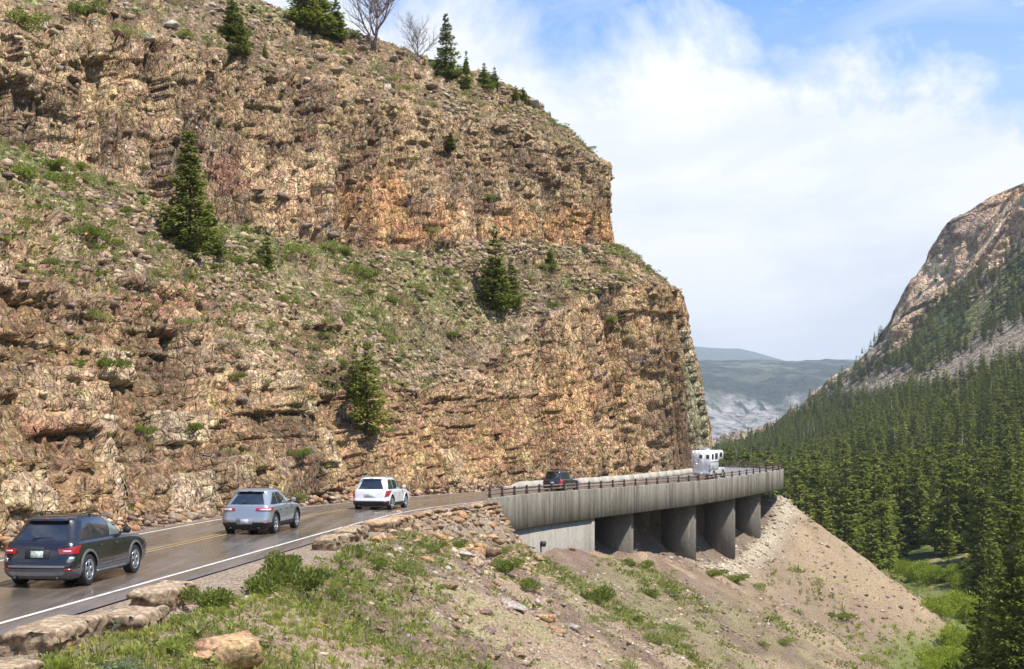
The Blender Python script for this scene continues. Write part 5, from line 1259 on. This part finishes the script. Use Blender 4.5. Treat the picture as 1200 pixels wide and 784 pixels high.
# the dark spruces at the right edge and the forest on the valley floor
def gzz(x, y): return gz(x, y)
HG = 'large spruces at the lower right edge'
for px, Y, top, w, lab, kd in ((1192, 88, 585, 1.0, 'tallest dark spruce at the lower right corner, cut off by the edge', 0), (1152, 97, 668, 1.0, 'dark spruce left of the tallest one in the lower right corner', 1), (1216, 112, 560, .9, 'dark spruce behind the tallest one at the right edge', 1), (1168, 128, 640, .95, 'mid sized spruce filling the gap behind the corner spruces', 0)):
    x = (px-600)*Y/F; z = gz(x, Y); h = (HY-top)*Y/F-z; tree(HERO[kd], 'spruce_tree', (x, Y, z), h, 20, lab, HG, w)
FG = 'conifers covering the valley floor and the far slope'
mtn_s = scree
def forest_points(n, seed):
    r = np.random.default_rng(seed); Y = 165*np.exp(r.random(n)*math.log(1900/165)); v = r.uniform(-.62, .93, n)**1.0; ax = 36+.1*Y
    X = ax+v*vwidth(Y, ax); return X, Y, v
X, Y, v = forest_points(95000, 7)
px_ = 600+X*F/Y; Zg = valley(X, Y); Zt, s_, d_ = ground(X, Y, False); pyb = HY-Zt*F/Y
keep = (px_ > 780) & (px_ < 1300) & (Zt < np.where(Y < 320, np.maximum(Zg+1.2, -22), 1e9))
near_hill = (d_ < 44) & (Y < 235) & (s_ < STIP+5); keep &= ~near_hill
keep &= ~((d_ < 30) & (Y < 330))
dens = sstep(-.35, .1, fbm(X/22, Y/38, oct=3, seed=400)+.22)
dens *= np.clip(1-1.25*seg(px_, pyb, (1085, 450), (1205, 398), 30)-1.25*seg(px_, pyb, (975, 463), (1060, 446), 18), 0, 1)
dens *= 1-.95*sstep(-.04, .06, v-.68-.13*sstep(1145, 1200, px_)+.13*sstep(1105, 1040, px_)+fbm(X/25, Y/25, oct=3, seed=401)*.12)
clear = (pyb > 655) & (px_ > 1035) & (px_ < 1150) & (Y < 260); dens = np.where(clear, 0, dens)
dens *= np.where((px_ < 1000) & (v > .35) & (Y > 1000), .5, 1)
spacing = rng.random(len(X)) < dens*np.clip(.10+Y/900, 0, 1)**.9*.95
keep &= spacing
# the viaduct and cliff hide the ground left of the slope's outline
keep &= ~((px_ < 838) & (Y > 400))
X, Y, v, Zt, px_ = X[keep], Y[keep], v[keep], Zt[keep], px_[keep]
# thin out overlaps near the camera
o_ = np.argsort(Y); X, Y, v, Zt, px_ = [a[o_] for a in (X, Y, v, Zt, px_)]
ok = np.ones(len(X), bool); cellmap = {}
for i in range(len(X)):
    dmin = 2.5 if v[i] < .15 else 2.2+Y[i]/700
    kx, ky = int(X[i]//8), int(Y[i]//8); bad = False
    for a in (-1, 0, 1):
        for b in (-1, 0, 1):
            for j in cellmap.get((kx+a, ky+b), ()):
                if (X[i]-X[j])**2+(Y[i]-Y[j])**2 < dmin*dmin: bad = True; break
            if bad: break
        if bad: break
    if bad: ok[i] = False
    else: cellmap.setdefault((kx, ky), []).append(i)
X, Y, v, Zt, px_ = X[ok], Y[ok], v[ok], Zt[ok], px_[ok]
print('forest', len(X))
kidx = rng.choice(len(FOR)+1, len(X), p=[.15, .14, .13, .18, .17, .07, .13, .03])
_pn = fbm(X/35, Y/55, oct=3, seed=420); kidx = np.where((_pn > .12) & (rng.random(len(X)) < .55), rng.choice([3, 4, 6], len(X)), kidx); kidx = np.where((_pn < -.18) & (rng.random(len(X)) < .5), 5, kidx)
Hh_ = (6+14*rng.random(len(X))**.9+4*fbm(X/30, Y/40, oct=2, seed=410))*np.interp(Y, [150, 500, 1200, 1900], [1.0, 1.0, .85, .8])*np.interp(v, [0, .25, .5], [1, .78, .62])
refs = [17, 17, 17, 16, 16, 18, 12, 15]
isn = np.argsort(-(Hh_/Y))[:262]; individual = np.zeros(len(X), bool); individual[isn] = True
def flabel(i, base):
    px = 600+X[i]*F/Y[i]; hh = Hh_[i]
    size_ = 'tall ' if hh > 17 else ('mid sized ' if hh > 12 else 'short ')
    pos = 'past the outline of the sandy slope' if px < 960 else ('behind the creek willows' if px < 1110 else 'towards the right edge')
    dist_ = 'in the front row' if Y[i] < 290 else ('in the middle rows' if Y[i] < 420 else 'in the rows farther up')
    return size_+base+' '+dist_+' '+pos
BASE = ['dark green spruce']*3+['olive green fir']*2+['very dark spruce', 'yellow green fir', 'grey dead snag']
LAB = ['dark green spruce in the dense stand beyond the viaduct slope']*3+['olive green fir in the dense stand beyond the viaduct slope']*2+['very dark narrow spruce in the dense stand beyond the viaduct slope', 'bright yellow green fir in the dense stand beyond the viaduct slope', 'grey dead standing snag among the living conifers in the valley']
for i in np.nonzero(individual)[0]:
    k = kidx[i]
    if k == 7:
        o = inst('snag', random.choice(SNAG), None, (X[i], Y[i], Zt[i]-.2), (0, 0, random.uniform(0, 6)), Hh_[i]/15); tag(o, flabel(i, BASE[7]), 'tree', FG)
    else: tree(FOR[k], 'spruce_tree' if k in (0, 1, 2, 5) else 'fir_tree', (X[i], Y[i], Zt[i]), Hh_[i], refs[k], flabel(i, BASE[k]), FG, random.uniform(.85, 1.2))
# the rest of the wood as one object: points that carry the crowns
far = ~individual
pm_ = bpy.data.meshes.new('forest'); P = np.stack([X[far], Y[far], Zt[far]-.3], 1); pm_.vertices.add(len(P)); pm_.vertices.foreach_set('co', P.astype(np.float32).ravel())
def addattr(nm, ty, data, key='value'): a = pm_.attributes.new(nm, ty, 'POINT'); a.data.foreach_set(key, data)
sc_ = (Hh_/np.array(refs)[kidx])[far]; wdt = sc_*rng.uniform(.9, 1.35, far.sum())
addattr('size', 'FLOAT_VECTOR', np.stack([wdt, wdt, sc_], 1).astype(np.float32).ravel(), 'vector')
addattr('turn', 'FLOAT_VECTOR', np.stack([rng.normal(0, .03, far.sum()), rng.normal(0, .03, far.sum()), rng.uniform(0, 6.28, far.sum())], 1).astype(np.float32).ravel(), 'vector')
addattr('kind_index', 'INT', kidx[far].astype(np.int32))
fo = bpy.data.objects.new('forest', pm_); C.objects.link(fo); tag(fo, 'continuous dark green conifer forest covering the far valley slope below the mountain', 'forest', kind='stuff')
crowns = bpy.data.collections.new('crowns')
srcs = []
for k in range(8):
    m_ = FOR[k][1] if k < 7 else SNAG[0]
    hit = [o for o in bpy.data.objects if o.data == m_]
    srcs.append(hit[0] if hit else srcs[0])
ng = bpy.data.node_groups.new('forest_points', 'GeometryNodeTree'); ng.interface.new_socket('Geometry', in_out='INPUT', socket_type='NodeSocketGeometry'); ng.interface.new_socket('Geometry', in_out='OUTPUT', socket_type='NodeSocketGeometry')
gi = ng.nodes.new('NodeGroupInput'); go = ng.nodes.new('NodeGroupOutput'); jn = ng.nodes.new('GeometryNodeJoinGeometry')
def na(nm, ty): n = ng.nodes.new('GeometryNodeInputNamedAttribute'); n.data_type = ty; n.inputs[0].default_value = nm; return n.outputs[0]
sz, tn, ki = na('size', 'FLOAT_VECTOR'), na('turn', 'FLOAT_VECTOR'), na('kind_index', 'INT')
for k, o in enumerate(srcs):
    ob = ng.nodes.new('GeometryNodeObjectInfo'); ob.inputs['Object'].default_value = o; ob.inputs['As Instance'].default_value = True
    cp = ng.nodes.new('FunctionNodeCompare'); cp.data_type = 'INT'; cp.operation = 'EQUAL'; ng.links.new(ki, cp.inputs[2]); cp.inputs[3].default_value = k
    ip = ng.nodes.new('GeometryNodeInstanceOnPoints'); ng.links.new(gi.outputs[0], ip.inputs['Points']); ng.links.new(cp.outputs[0], ip.inputs['Selection']); ng.links.new(ob.outputs['Geometry'], ip.inputs['Instance'])
    er = ng.nodes.new('FunctionNodeEulerToRotation'); ng.links.new(tn, er.inputs[0]); ng.links.new(er.outputs[0], ip.inputs['Rotation']); ng.links.new(sz, ip.inputs['Scale']); ng.links.new(ip.outputs[0], jn.inputs[0])
ng.links.new(jn.outputs[0], go.inputs[0]); md = fo.modifiers.new('trees', 'NODES'); md.node_group = ng

# shrubs and grass
def shrub_mesh(name, n, seed, mat, size=.09, flat=.75, narrow=.3, tuft=False):
    r = np.random.default_rng(seed); th = r.uniform(0, 6.283, n); 
    if tuft:
        ph = r.uniform(.1, .9, n); d = np.stack([np.cos(th)*ph*.7, np.sin(th)*ph*.7, 1-.35*ph], 1); P0 = np.stack([np.cos(th), np.sin(th), 0*th], 1)*(r.random(n)*.35)[:, None]; L = r.uniform(.55, 1.0, n)
        w = np.cross(d, [0, 0, 1.0]); w /= np.linalg.norm(w, axis=1, keepdims=True); w *= .022
        tip = P0+d*L[:, None]; tip[:, 2] -= .15*ph*L; mid = P0+d*L[:, None]*.55
        Q = np.stack([P0-w, P0+w, mid+w*.8, mid-w*.8], 1); Q2 = np.stack([mid-w*.8, mid+w*.8, tip+w*.15, tip-w*.15], 1); return quads_mesh(name, np.concatenate([Q, Q2]), mat)
    lob = r.normal(0, .42, (7, 3))*(1, 1, .25)+(0, 0, .42); k = r.integers(0, 7, n); rad = r.uniform(.30, .5, 7)
    u = r.normal(0, 1, (n, 3)); u /= np.linalg.norm(u, axis=1, keepdims=True); rr = r.random(n)**.35
    P = lob[k]+u*(rad[k]*rr)[:, None]*(1, 1, .85); P[:, 2] = np.abs(P[:, 2])*flat
    d = u*.7+r.normal(0, .4, (n, 3))+(0, 0, .5); d /= np.linalg.norm(d, axis=1, keepdims=True); w = np.cross(d, r.normal(0, 1, (n, 3))); w /= np.linalg.norm(w, axis=1, keepdims=True)
    s = size*r.uniform(.6, 1.5, n)[:, None]; a = d*s; b = w*s*narrow
    return quads_mesh(name, np.stack([P-a, P-b, P+a, P+b], 1), mat)
SH = dict(sage=[shrub_mesh('shrub', 1500, i, SAGE, .055) for i in (1, 2, 3)], bush=[shrub_mesh('shrub', 1700, 10+i, BUSH, .058, .85, .45) for i in (1, 2, 3)],
          grass=[shrub_mesh('grass', 260, 20+i, GRASSM, tuft=True) for i in (1, 2)], dry=[shrub_mesh('grass', 220, 30+i, DRY, tuft=True) for i in (1, 2)],
          willow=[shrub_mesh('willow', 4500, 40+i, WILLOW, .035, 1.0, .5) for i in (1, 2, 3)], herb=[shrub_mesh('herb', 900, 50, BLUEG, .07, .8, .3)], flower=[shrub_mesh('flowers', 260, 60, YELF, .035, .7, .8)])
def shrub(px, py, w, kind, label, group, hk=1.0, p=None, name='shrub', cat='shrub'):
    p = on_surface(px, py) if p is None else p
    if p is None: return
    r = w*p[1]/F/1.55
    o = inst(name, random.choice(SH[kind]), None, (p[0], p[1], p[2]-.05*r), (0, 0, random.uniform(0, 6.28)), (r, r*random.uniform(.8, 1.1), r*hk*random.uniform(.8, 1.1))); return tag(o, label, cat, group)
GF = 'shrubs on the foreground slope'; GB = 'shrubs on the slope below the viaduct'; GL = 'shrubs on the cliff ledges'
for x, y, w, k, lab, h in ((262, 697, 62, 'bush', 'dense green shrub touching the blocky kerb stone', .9), (305, 682, 60, 'bush', 'dense green shrub in the middle of the row behind the kerb stones', .95), (345, 676, 66, 'bush', 'tall dark green shrub at the right of the row behind the kerb stones', 1.1), (330, 655, 46, 'bush', 'leafy shrub against the white line behind the dense row', .9), (385, 668, 40, 'sage', 'olive shrub right of the dense row', .9), (398, 690, 42, 'sage', 'dark olive shrub below the dense row', .9), (412, 640, 40, 'bush', 'bright green shrub beside the orange topped slab', .7), (474, 664, 56, 'sage', 'round olive sagebrush under the rubble retaining wall', 1), (500, 640, 28, 'sage', 'small sagebrush close to the rubble retaining wall', .8), (440, 656, 36, 'bush', 'yellow green bush left of the round olive sagebrush', .7),
                              (536, 634, 26, 'bush', 'bright small bush beside the wing wall', .9), (590, 660, 34, 'bush', 'dark bush under the wing wall of the viaduct', 1.0), (592, 642, 22, 'sage', 'pale sagebrush right under the wing wall', 1.2), (616, 682, 34, 'bush', 'dark green bush in the middle of the upper slope', .9), (703, 700, 38, 'bush', 'bright green bush standing alone below the first pier', 1.1), (706, 722, 42, 'sage', 'pale sagebrush just below the lone bright green bush', .7), (766, 692, 32, 'bush', 'green bush below the second pier', .9), (784, 690, 22, 'sage', 'small yellowish bush right of the one below the second pier', .9), (770, 742, 54, 'sage', 'wide yellow green rabbitbrush in the middle of the slope', .7), (806, 752, 24, 'sage', 'small dark sagebrush right of the wide rabbitbrush', .7), (756, 660, 24, 'bush', 'green bush at the foot of the first pier', .9), (836, 668, 30, 'bush', 'leafy bush at the foot of the second pier', .7), (862, 672, 30, 'bush', 'leafy bush between the rubble and the sandy slope', .7), (898, 750, 22, 'sage', 'small sagebrush on the lower sandy slope', .8), (892, 684, 22, 'sage', 'small sagebrush on the upper sandy slope', .8), (1000, 744, 14, 'sage', 'tiny sagebrush far out on the sandy slope', .8)):
    shrub(x, y+w*.15, w, k, lab, GF if x < 560 else GB, h)
for x, y, w, k, lab, h in ((120, 735, 34, 'herb', 'blue green herb at the end of the long raised kerb stone', .9), (140, 778, 60, 'herb', 'blue green herb patch at the bottom edge', .6), (200, 750, 60, 'grass', 'bright yellow green grass below the kerb stones', .6), (160, 762, 54, 'grass', 'lush grass tuft at the lower left', .7), (70, 776, 50, 'grass', 'yellow grass tuft below the corner kerb stone', .7), (205, 722, 40, 'sage', 'grey green sagebrush beside the squarish kerb stone', .9), (228, 735, 34, 'sage', 'pale weedy bush right of the kerb stones', .8), (294, 735, 18, 'sage', 'small weed on the bare patch', .6)):
    shrub(x, y+w*.12, w, k, lab, GF, h, cat='plant' if k in ('herb', 'grass') else 'shrub', name={'herb': 'herb', 'grass': 'grass_tuft'}.get(k, 'shrub'))
for x, y, w, k, lab in ((104, 268, 34, 'bush', 'green bush on the bench left of the largest spruce'), (32, 200, 48, 'bush', 'wide dark green bush below the upper cliff at the left edge'), (60, 205, 40, 'bush', 'second dark bush right of the wide one at the left edge'), (100, 205, 30, 'sage', 'olive bush at the foot of the pale stained face'), (131, 426, 34, 'bush', 'round green bush on a ledge above the silver car'), (110, 368, 38, 'sage', 'yellow green bush on the middle ledges'), (60, 302, 28, 'sage', 'olive bush on the bench at the far left'), (28, 310, 20, 'bush', 'dark little bush near the left edge of the bench'), (230, 495, 30, 'bush', 'green bush in a crack of the lower left cliff'), (210, 372, 34, 'sage', 'olive bush among the red bedded ledges'), (280, 436, 22, 'bush', 'dark green bush on a ledge left of the sunlit fir'), (356, 525, 26, 'bush', 'bright bush low on the cliff above the road'), (160, 592, 24, 'bush', 'bright green bush at the cliff foot behind the near car'), (350, 580, 36, 'sage', 'yellow grassy bush at the cliff foot between the silver and the white car'), (172, 190, 20, 'bush', 'small bush under the upper cliff left of the spruce'), (30, 26, 50, 'bush', 'green bushes on the crest at the top left corner'), (112, 10, 40, 'bush', 'bright bush on the crest at the top left'), (160, 38, 36, 'sage', 'olive bush on the slope above the upper cliff'), (216, 34, 22, 'bush', 'dark bush left of the fir near the top'), (396, 285, 40, 'sage', 'olive brush under the stained upper cliff'), (350, 288, 34, 'sage', 'grey green brush right of the small bright fir'), (460, 345, 32, 'bush', 'green bush on the middle bench'), (430, 315, 34, 'bush', 'yellow green bush on the grassy bench'), (490, 330, 26, 'sage', 'olive bush on the grassy bench left of the ragged spruce'), (640, 305, 20, 'sage', 'pale brush beside the tiny spruce near the nose')):
    shrub(x, y+4, w, k, lab, GL, .8)
# many more of the same on the ledges, individual up to the limit
wv_ = ((VVv > 1.02)*(VVv < 1.97)*(.35+.65*sstep(.0, .4, fbm(SA/5, Hh/5, oct=3, seed=402)+.12+.15*sstep(9.5, 6, tE)))*(1.0-.55*nose)+.35*(VVv > 3.1)*(VVv < 4.1)+.05*(VVv > 2)*(VVv < 3)+.05*lower*(VVv > .15))*(PXc > -20)*(PXc < 860)*(PYc > -20)
wv_ = wv_.ravel(); i = rng.choice(len(cf), 3600, p=wv_/wv_.sum())
for j, q in enumerate(i[:150]):
    kd = random.choice(['sage', 'sage', 'bush']); up_ = VVv.ravel()[q] > 3
    shrub(0, 0, random.uniform(14, 30)*100/cf[q][1], kd, ('olive green' if kd == 'sage' else 'dark green')+(' low bush on the crest above the upper cliff' if up_ else ' low bush dotted on the rocky bench between the cliffs'), GL, .75, p=cf[q])
def joined(name, src, P, R, seed, label, kind='plants'):
    """many small plants joined into one mesh"""
    r = np.random.default_rng(seed); V_ = []; Fn = 0; Fs = []; mats = []
    for si, m in enumerate(src):
        k = len(m.vertices); b = np.empty(k*3, np.float32); m.vertices.foreach_get('co', b); b = b.reshape(-1, 4, 3)
        ids = np.nonzero(np.arange(len(P)) % len(src) == si)[0]
        for q in ids:
            nq = min(len(b), 26); sub = b[r.choice(len(b), nq, False)]; c = sub.mean(1, keepdims=True); sub = c+(sub-c)*(3.2 if len(b) > 1000 else 2.1)
            a = r.uniform(0, 6.28); ca, sa = math.cos(a), math.sin(a); s = R[q]
            x = (sub[..., 0]*ca-sub[..., 1]*sa)*s+P[q, 0]; y = (sub[..., 0]*sa+sub[..., 1]*ca)*s+P[q, 1]; V_.append(np.stack([x, y, sub[..., 2]*s*.8+P[q, 2]-.02], -1)); mats.append(np.full(nq, si))
    V = np.concatenate(V_); n = len(V)
    o = mk(name, V.reshape(-1, 3), np.arange(n*4).reshape(n, 4), [m.materials[0] for m in src], fmat=np.concatenate(mats)); return tag(o, label, kind, kind='stuff')
q = i[150:]; joined('low_brush', [SH['sage'][0], SH['sage'][1], SH['bush'][0], SH['dry'][0]], cf[q], rng.uniform(.28, .85, len(q)), 1, 'scattered low brush and grass on the rocky benches of the cliff')
# foreground slope: brush in drifts
nz2 = fbm(gf[:, 0]/6, gf[:, 1]/9, oct=4, seed=403); band = sstep(2.0, 4.0, D_)*sstep(70, 40, D_)*(gf[:, 2] > -24)*(gf[:, 1] > 15)*(1-.8*sstep(SB0+16, SB0+60, S_))*(gf[:, 0] > -14)
w1 = band*np.clip(nz2*2.6+.15, .02, 1); P, i = pick(w1, 4800, 21)
for j in range(112):
    kd = random.choice(['sage', 'sage', 'bush']); shrub(0, 0, random.uniform(13, 30)*(90/P[j][1])**.45, kd, ('grey green' if kd == 'sage' else 'bright green')+(' small brush clump scattered over the slope left of the viaduct' if P[j][1]*0+600+P[j][0]*F/P[j][1] < 600 else ' small brush clump scattered over the slope below the viaduct'), GF if 600+P[j][0]*F/P[j][1] < 600 else GB, .7, p=P[j])
P = P[112:]; joined('low_brush', [SH['sage'][0], SH['sage'][2], SH['bush'][1], SH['dry'][0], SH['sage'][1]], P, rng.uniform(.18, .72, len(P))*(.45+P[:, 1]/110), 2, 'drifts of low sagebrush over the foreground slope')
w2 = band*np.clip(nz2*1.5+.5, .1, 1)+.9*sstep(2.2, 3, D_)*sstep(7, 4, D_)*sstep(SB0, SB0-10, S_)*(gf[:, 1] > 15); P, i = pick(w2, 7000, 22); joined('bunch_grass', [SH['grass'][0], SH['dry'][0], SH['grass'][1], SH['dry'][1]], P, rng.uniform(.14, .36, len(P))*(.5+P[:, 1]/130), 3, 'tufts of green and dry bunch grass over the hillside')
w3 = sstep(2.6, 3.6, D_)*sstep(8, 5, D_)*(gf[:, 1] < 45)*(gf[:, 1] > 15)*(nz2 > -.3); P, i = pick(w3, 900, 23); joined('verge_grass', [SH['grass'][0], SH['grass'][1]], P, rng.uniform(.14, .34, len(P)), 4, 'bright green grass below the kerb stones')
P, i = pick(w3*(nz2 > 0), 60, 24); joined('yellow_flowers', [SH['flower'][0]], P, rng.uniform(.2, .4, len(P)), 5, 'patches of small yellow flowers among the verge grass')
# sandy fan: sparse tufts
w4 = sstep(1.5, 4, D_)*sstep(60, 40, D_)*(gf[:, 2] > -23)*sstep(SB0+20, SB0+50, S_)*np.clip(nz2+.45, .05, 1); P, i = pick(w4, 420, 25); joined('low_brush', [SH['dry'][0], SH['sage'][0], SH['dry'][1], SH['sage'][1]], P, rng.uniform(.2, .55, len(P)), 6, 'sparse tufts on the sandy slope beyond the viaduct')
# rank grass where the slope runs out into the valley floor
_zc = sstep(-20.5, -23, gf[:, 2])*(gf[:, 0] > 20); P, i = pick(_zc, 2600, 26); joined('meadow_grass', [SH['grass'][0], SH['willow'][0], SH['grass'][1], SH['sage'][1]], P, rng.uniform(.3, 1.1, len(P)), 7, 'rank green grass and low willow on the valley floor at the slope foot')
# willows by the creek
WL = 'bright willows by the creek below the slope'
for k, (px, Y, w, h) in enumerate(((1050, 238, 30, 1.3), (1078, 226, 40, 1.4), (1098, 220, 44, 1.5), (1122, 214, 46, 1.5), (1140, 205, 40, 1.5), (1112, 190, 44, 1.6), (1130, 180, 50, 1.7), (1102, 168, 46, 1.4), (1118, 158, 52, 1.6), (1100, 150, 46, 1.2), (1090, 143, 40, 1.0), (1145, 168, 40, 1.8), (1160, 220, 40, 1.7), (1185, 230, 40, 1.7), (1120, 145, 60, 1.3), (1062, 246, 26, 1.2))):
    x = (px-600)*Y/F; z = gz(x, Y); shrub(0, 0, w, 'willow', 'bright green willow clump '+('at the far end of' if Y > 210 else ('half way along' if Y > 165 else 'at the near end of'))+' the creek, '+('on the slope side' if px < 1105 else ('in the middle' if px < 1135 else 'on the forest side')), WL, h*.75, p=(x, Y, z))

# ------------------------------------------------------------------ haze
hz = MB(); hz.box(-5200, 5600, -260, 15200, -60, 900); ho = hz.build('haze', None)
ho.data.materials.clear(); hm = bpy.data.materials.new('haze'); hm.use_nodes = True; nt = hm.node_tree; nt.nodes.clear()
pv = N(nt, 'ShaderNodeVolumePrincipled'); pv.inputs['Color'].default_value = (.80, .90, 1.0, 1); pv.inputs['Density'].default_value = 9e-5; pv.inputs['Anisotropy'].default_value = .0
ou = N(nt, 'ShaderNodeOutputMaterial'); nt.links.new(pv.outputs[0], ou.inputs['Volume']); ho.data.materials.append(hm); tag(ho, kind='stuff')
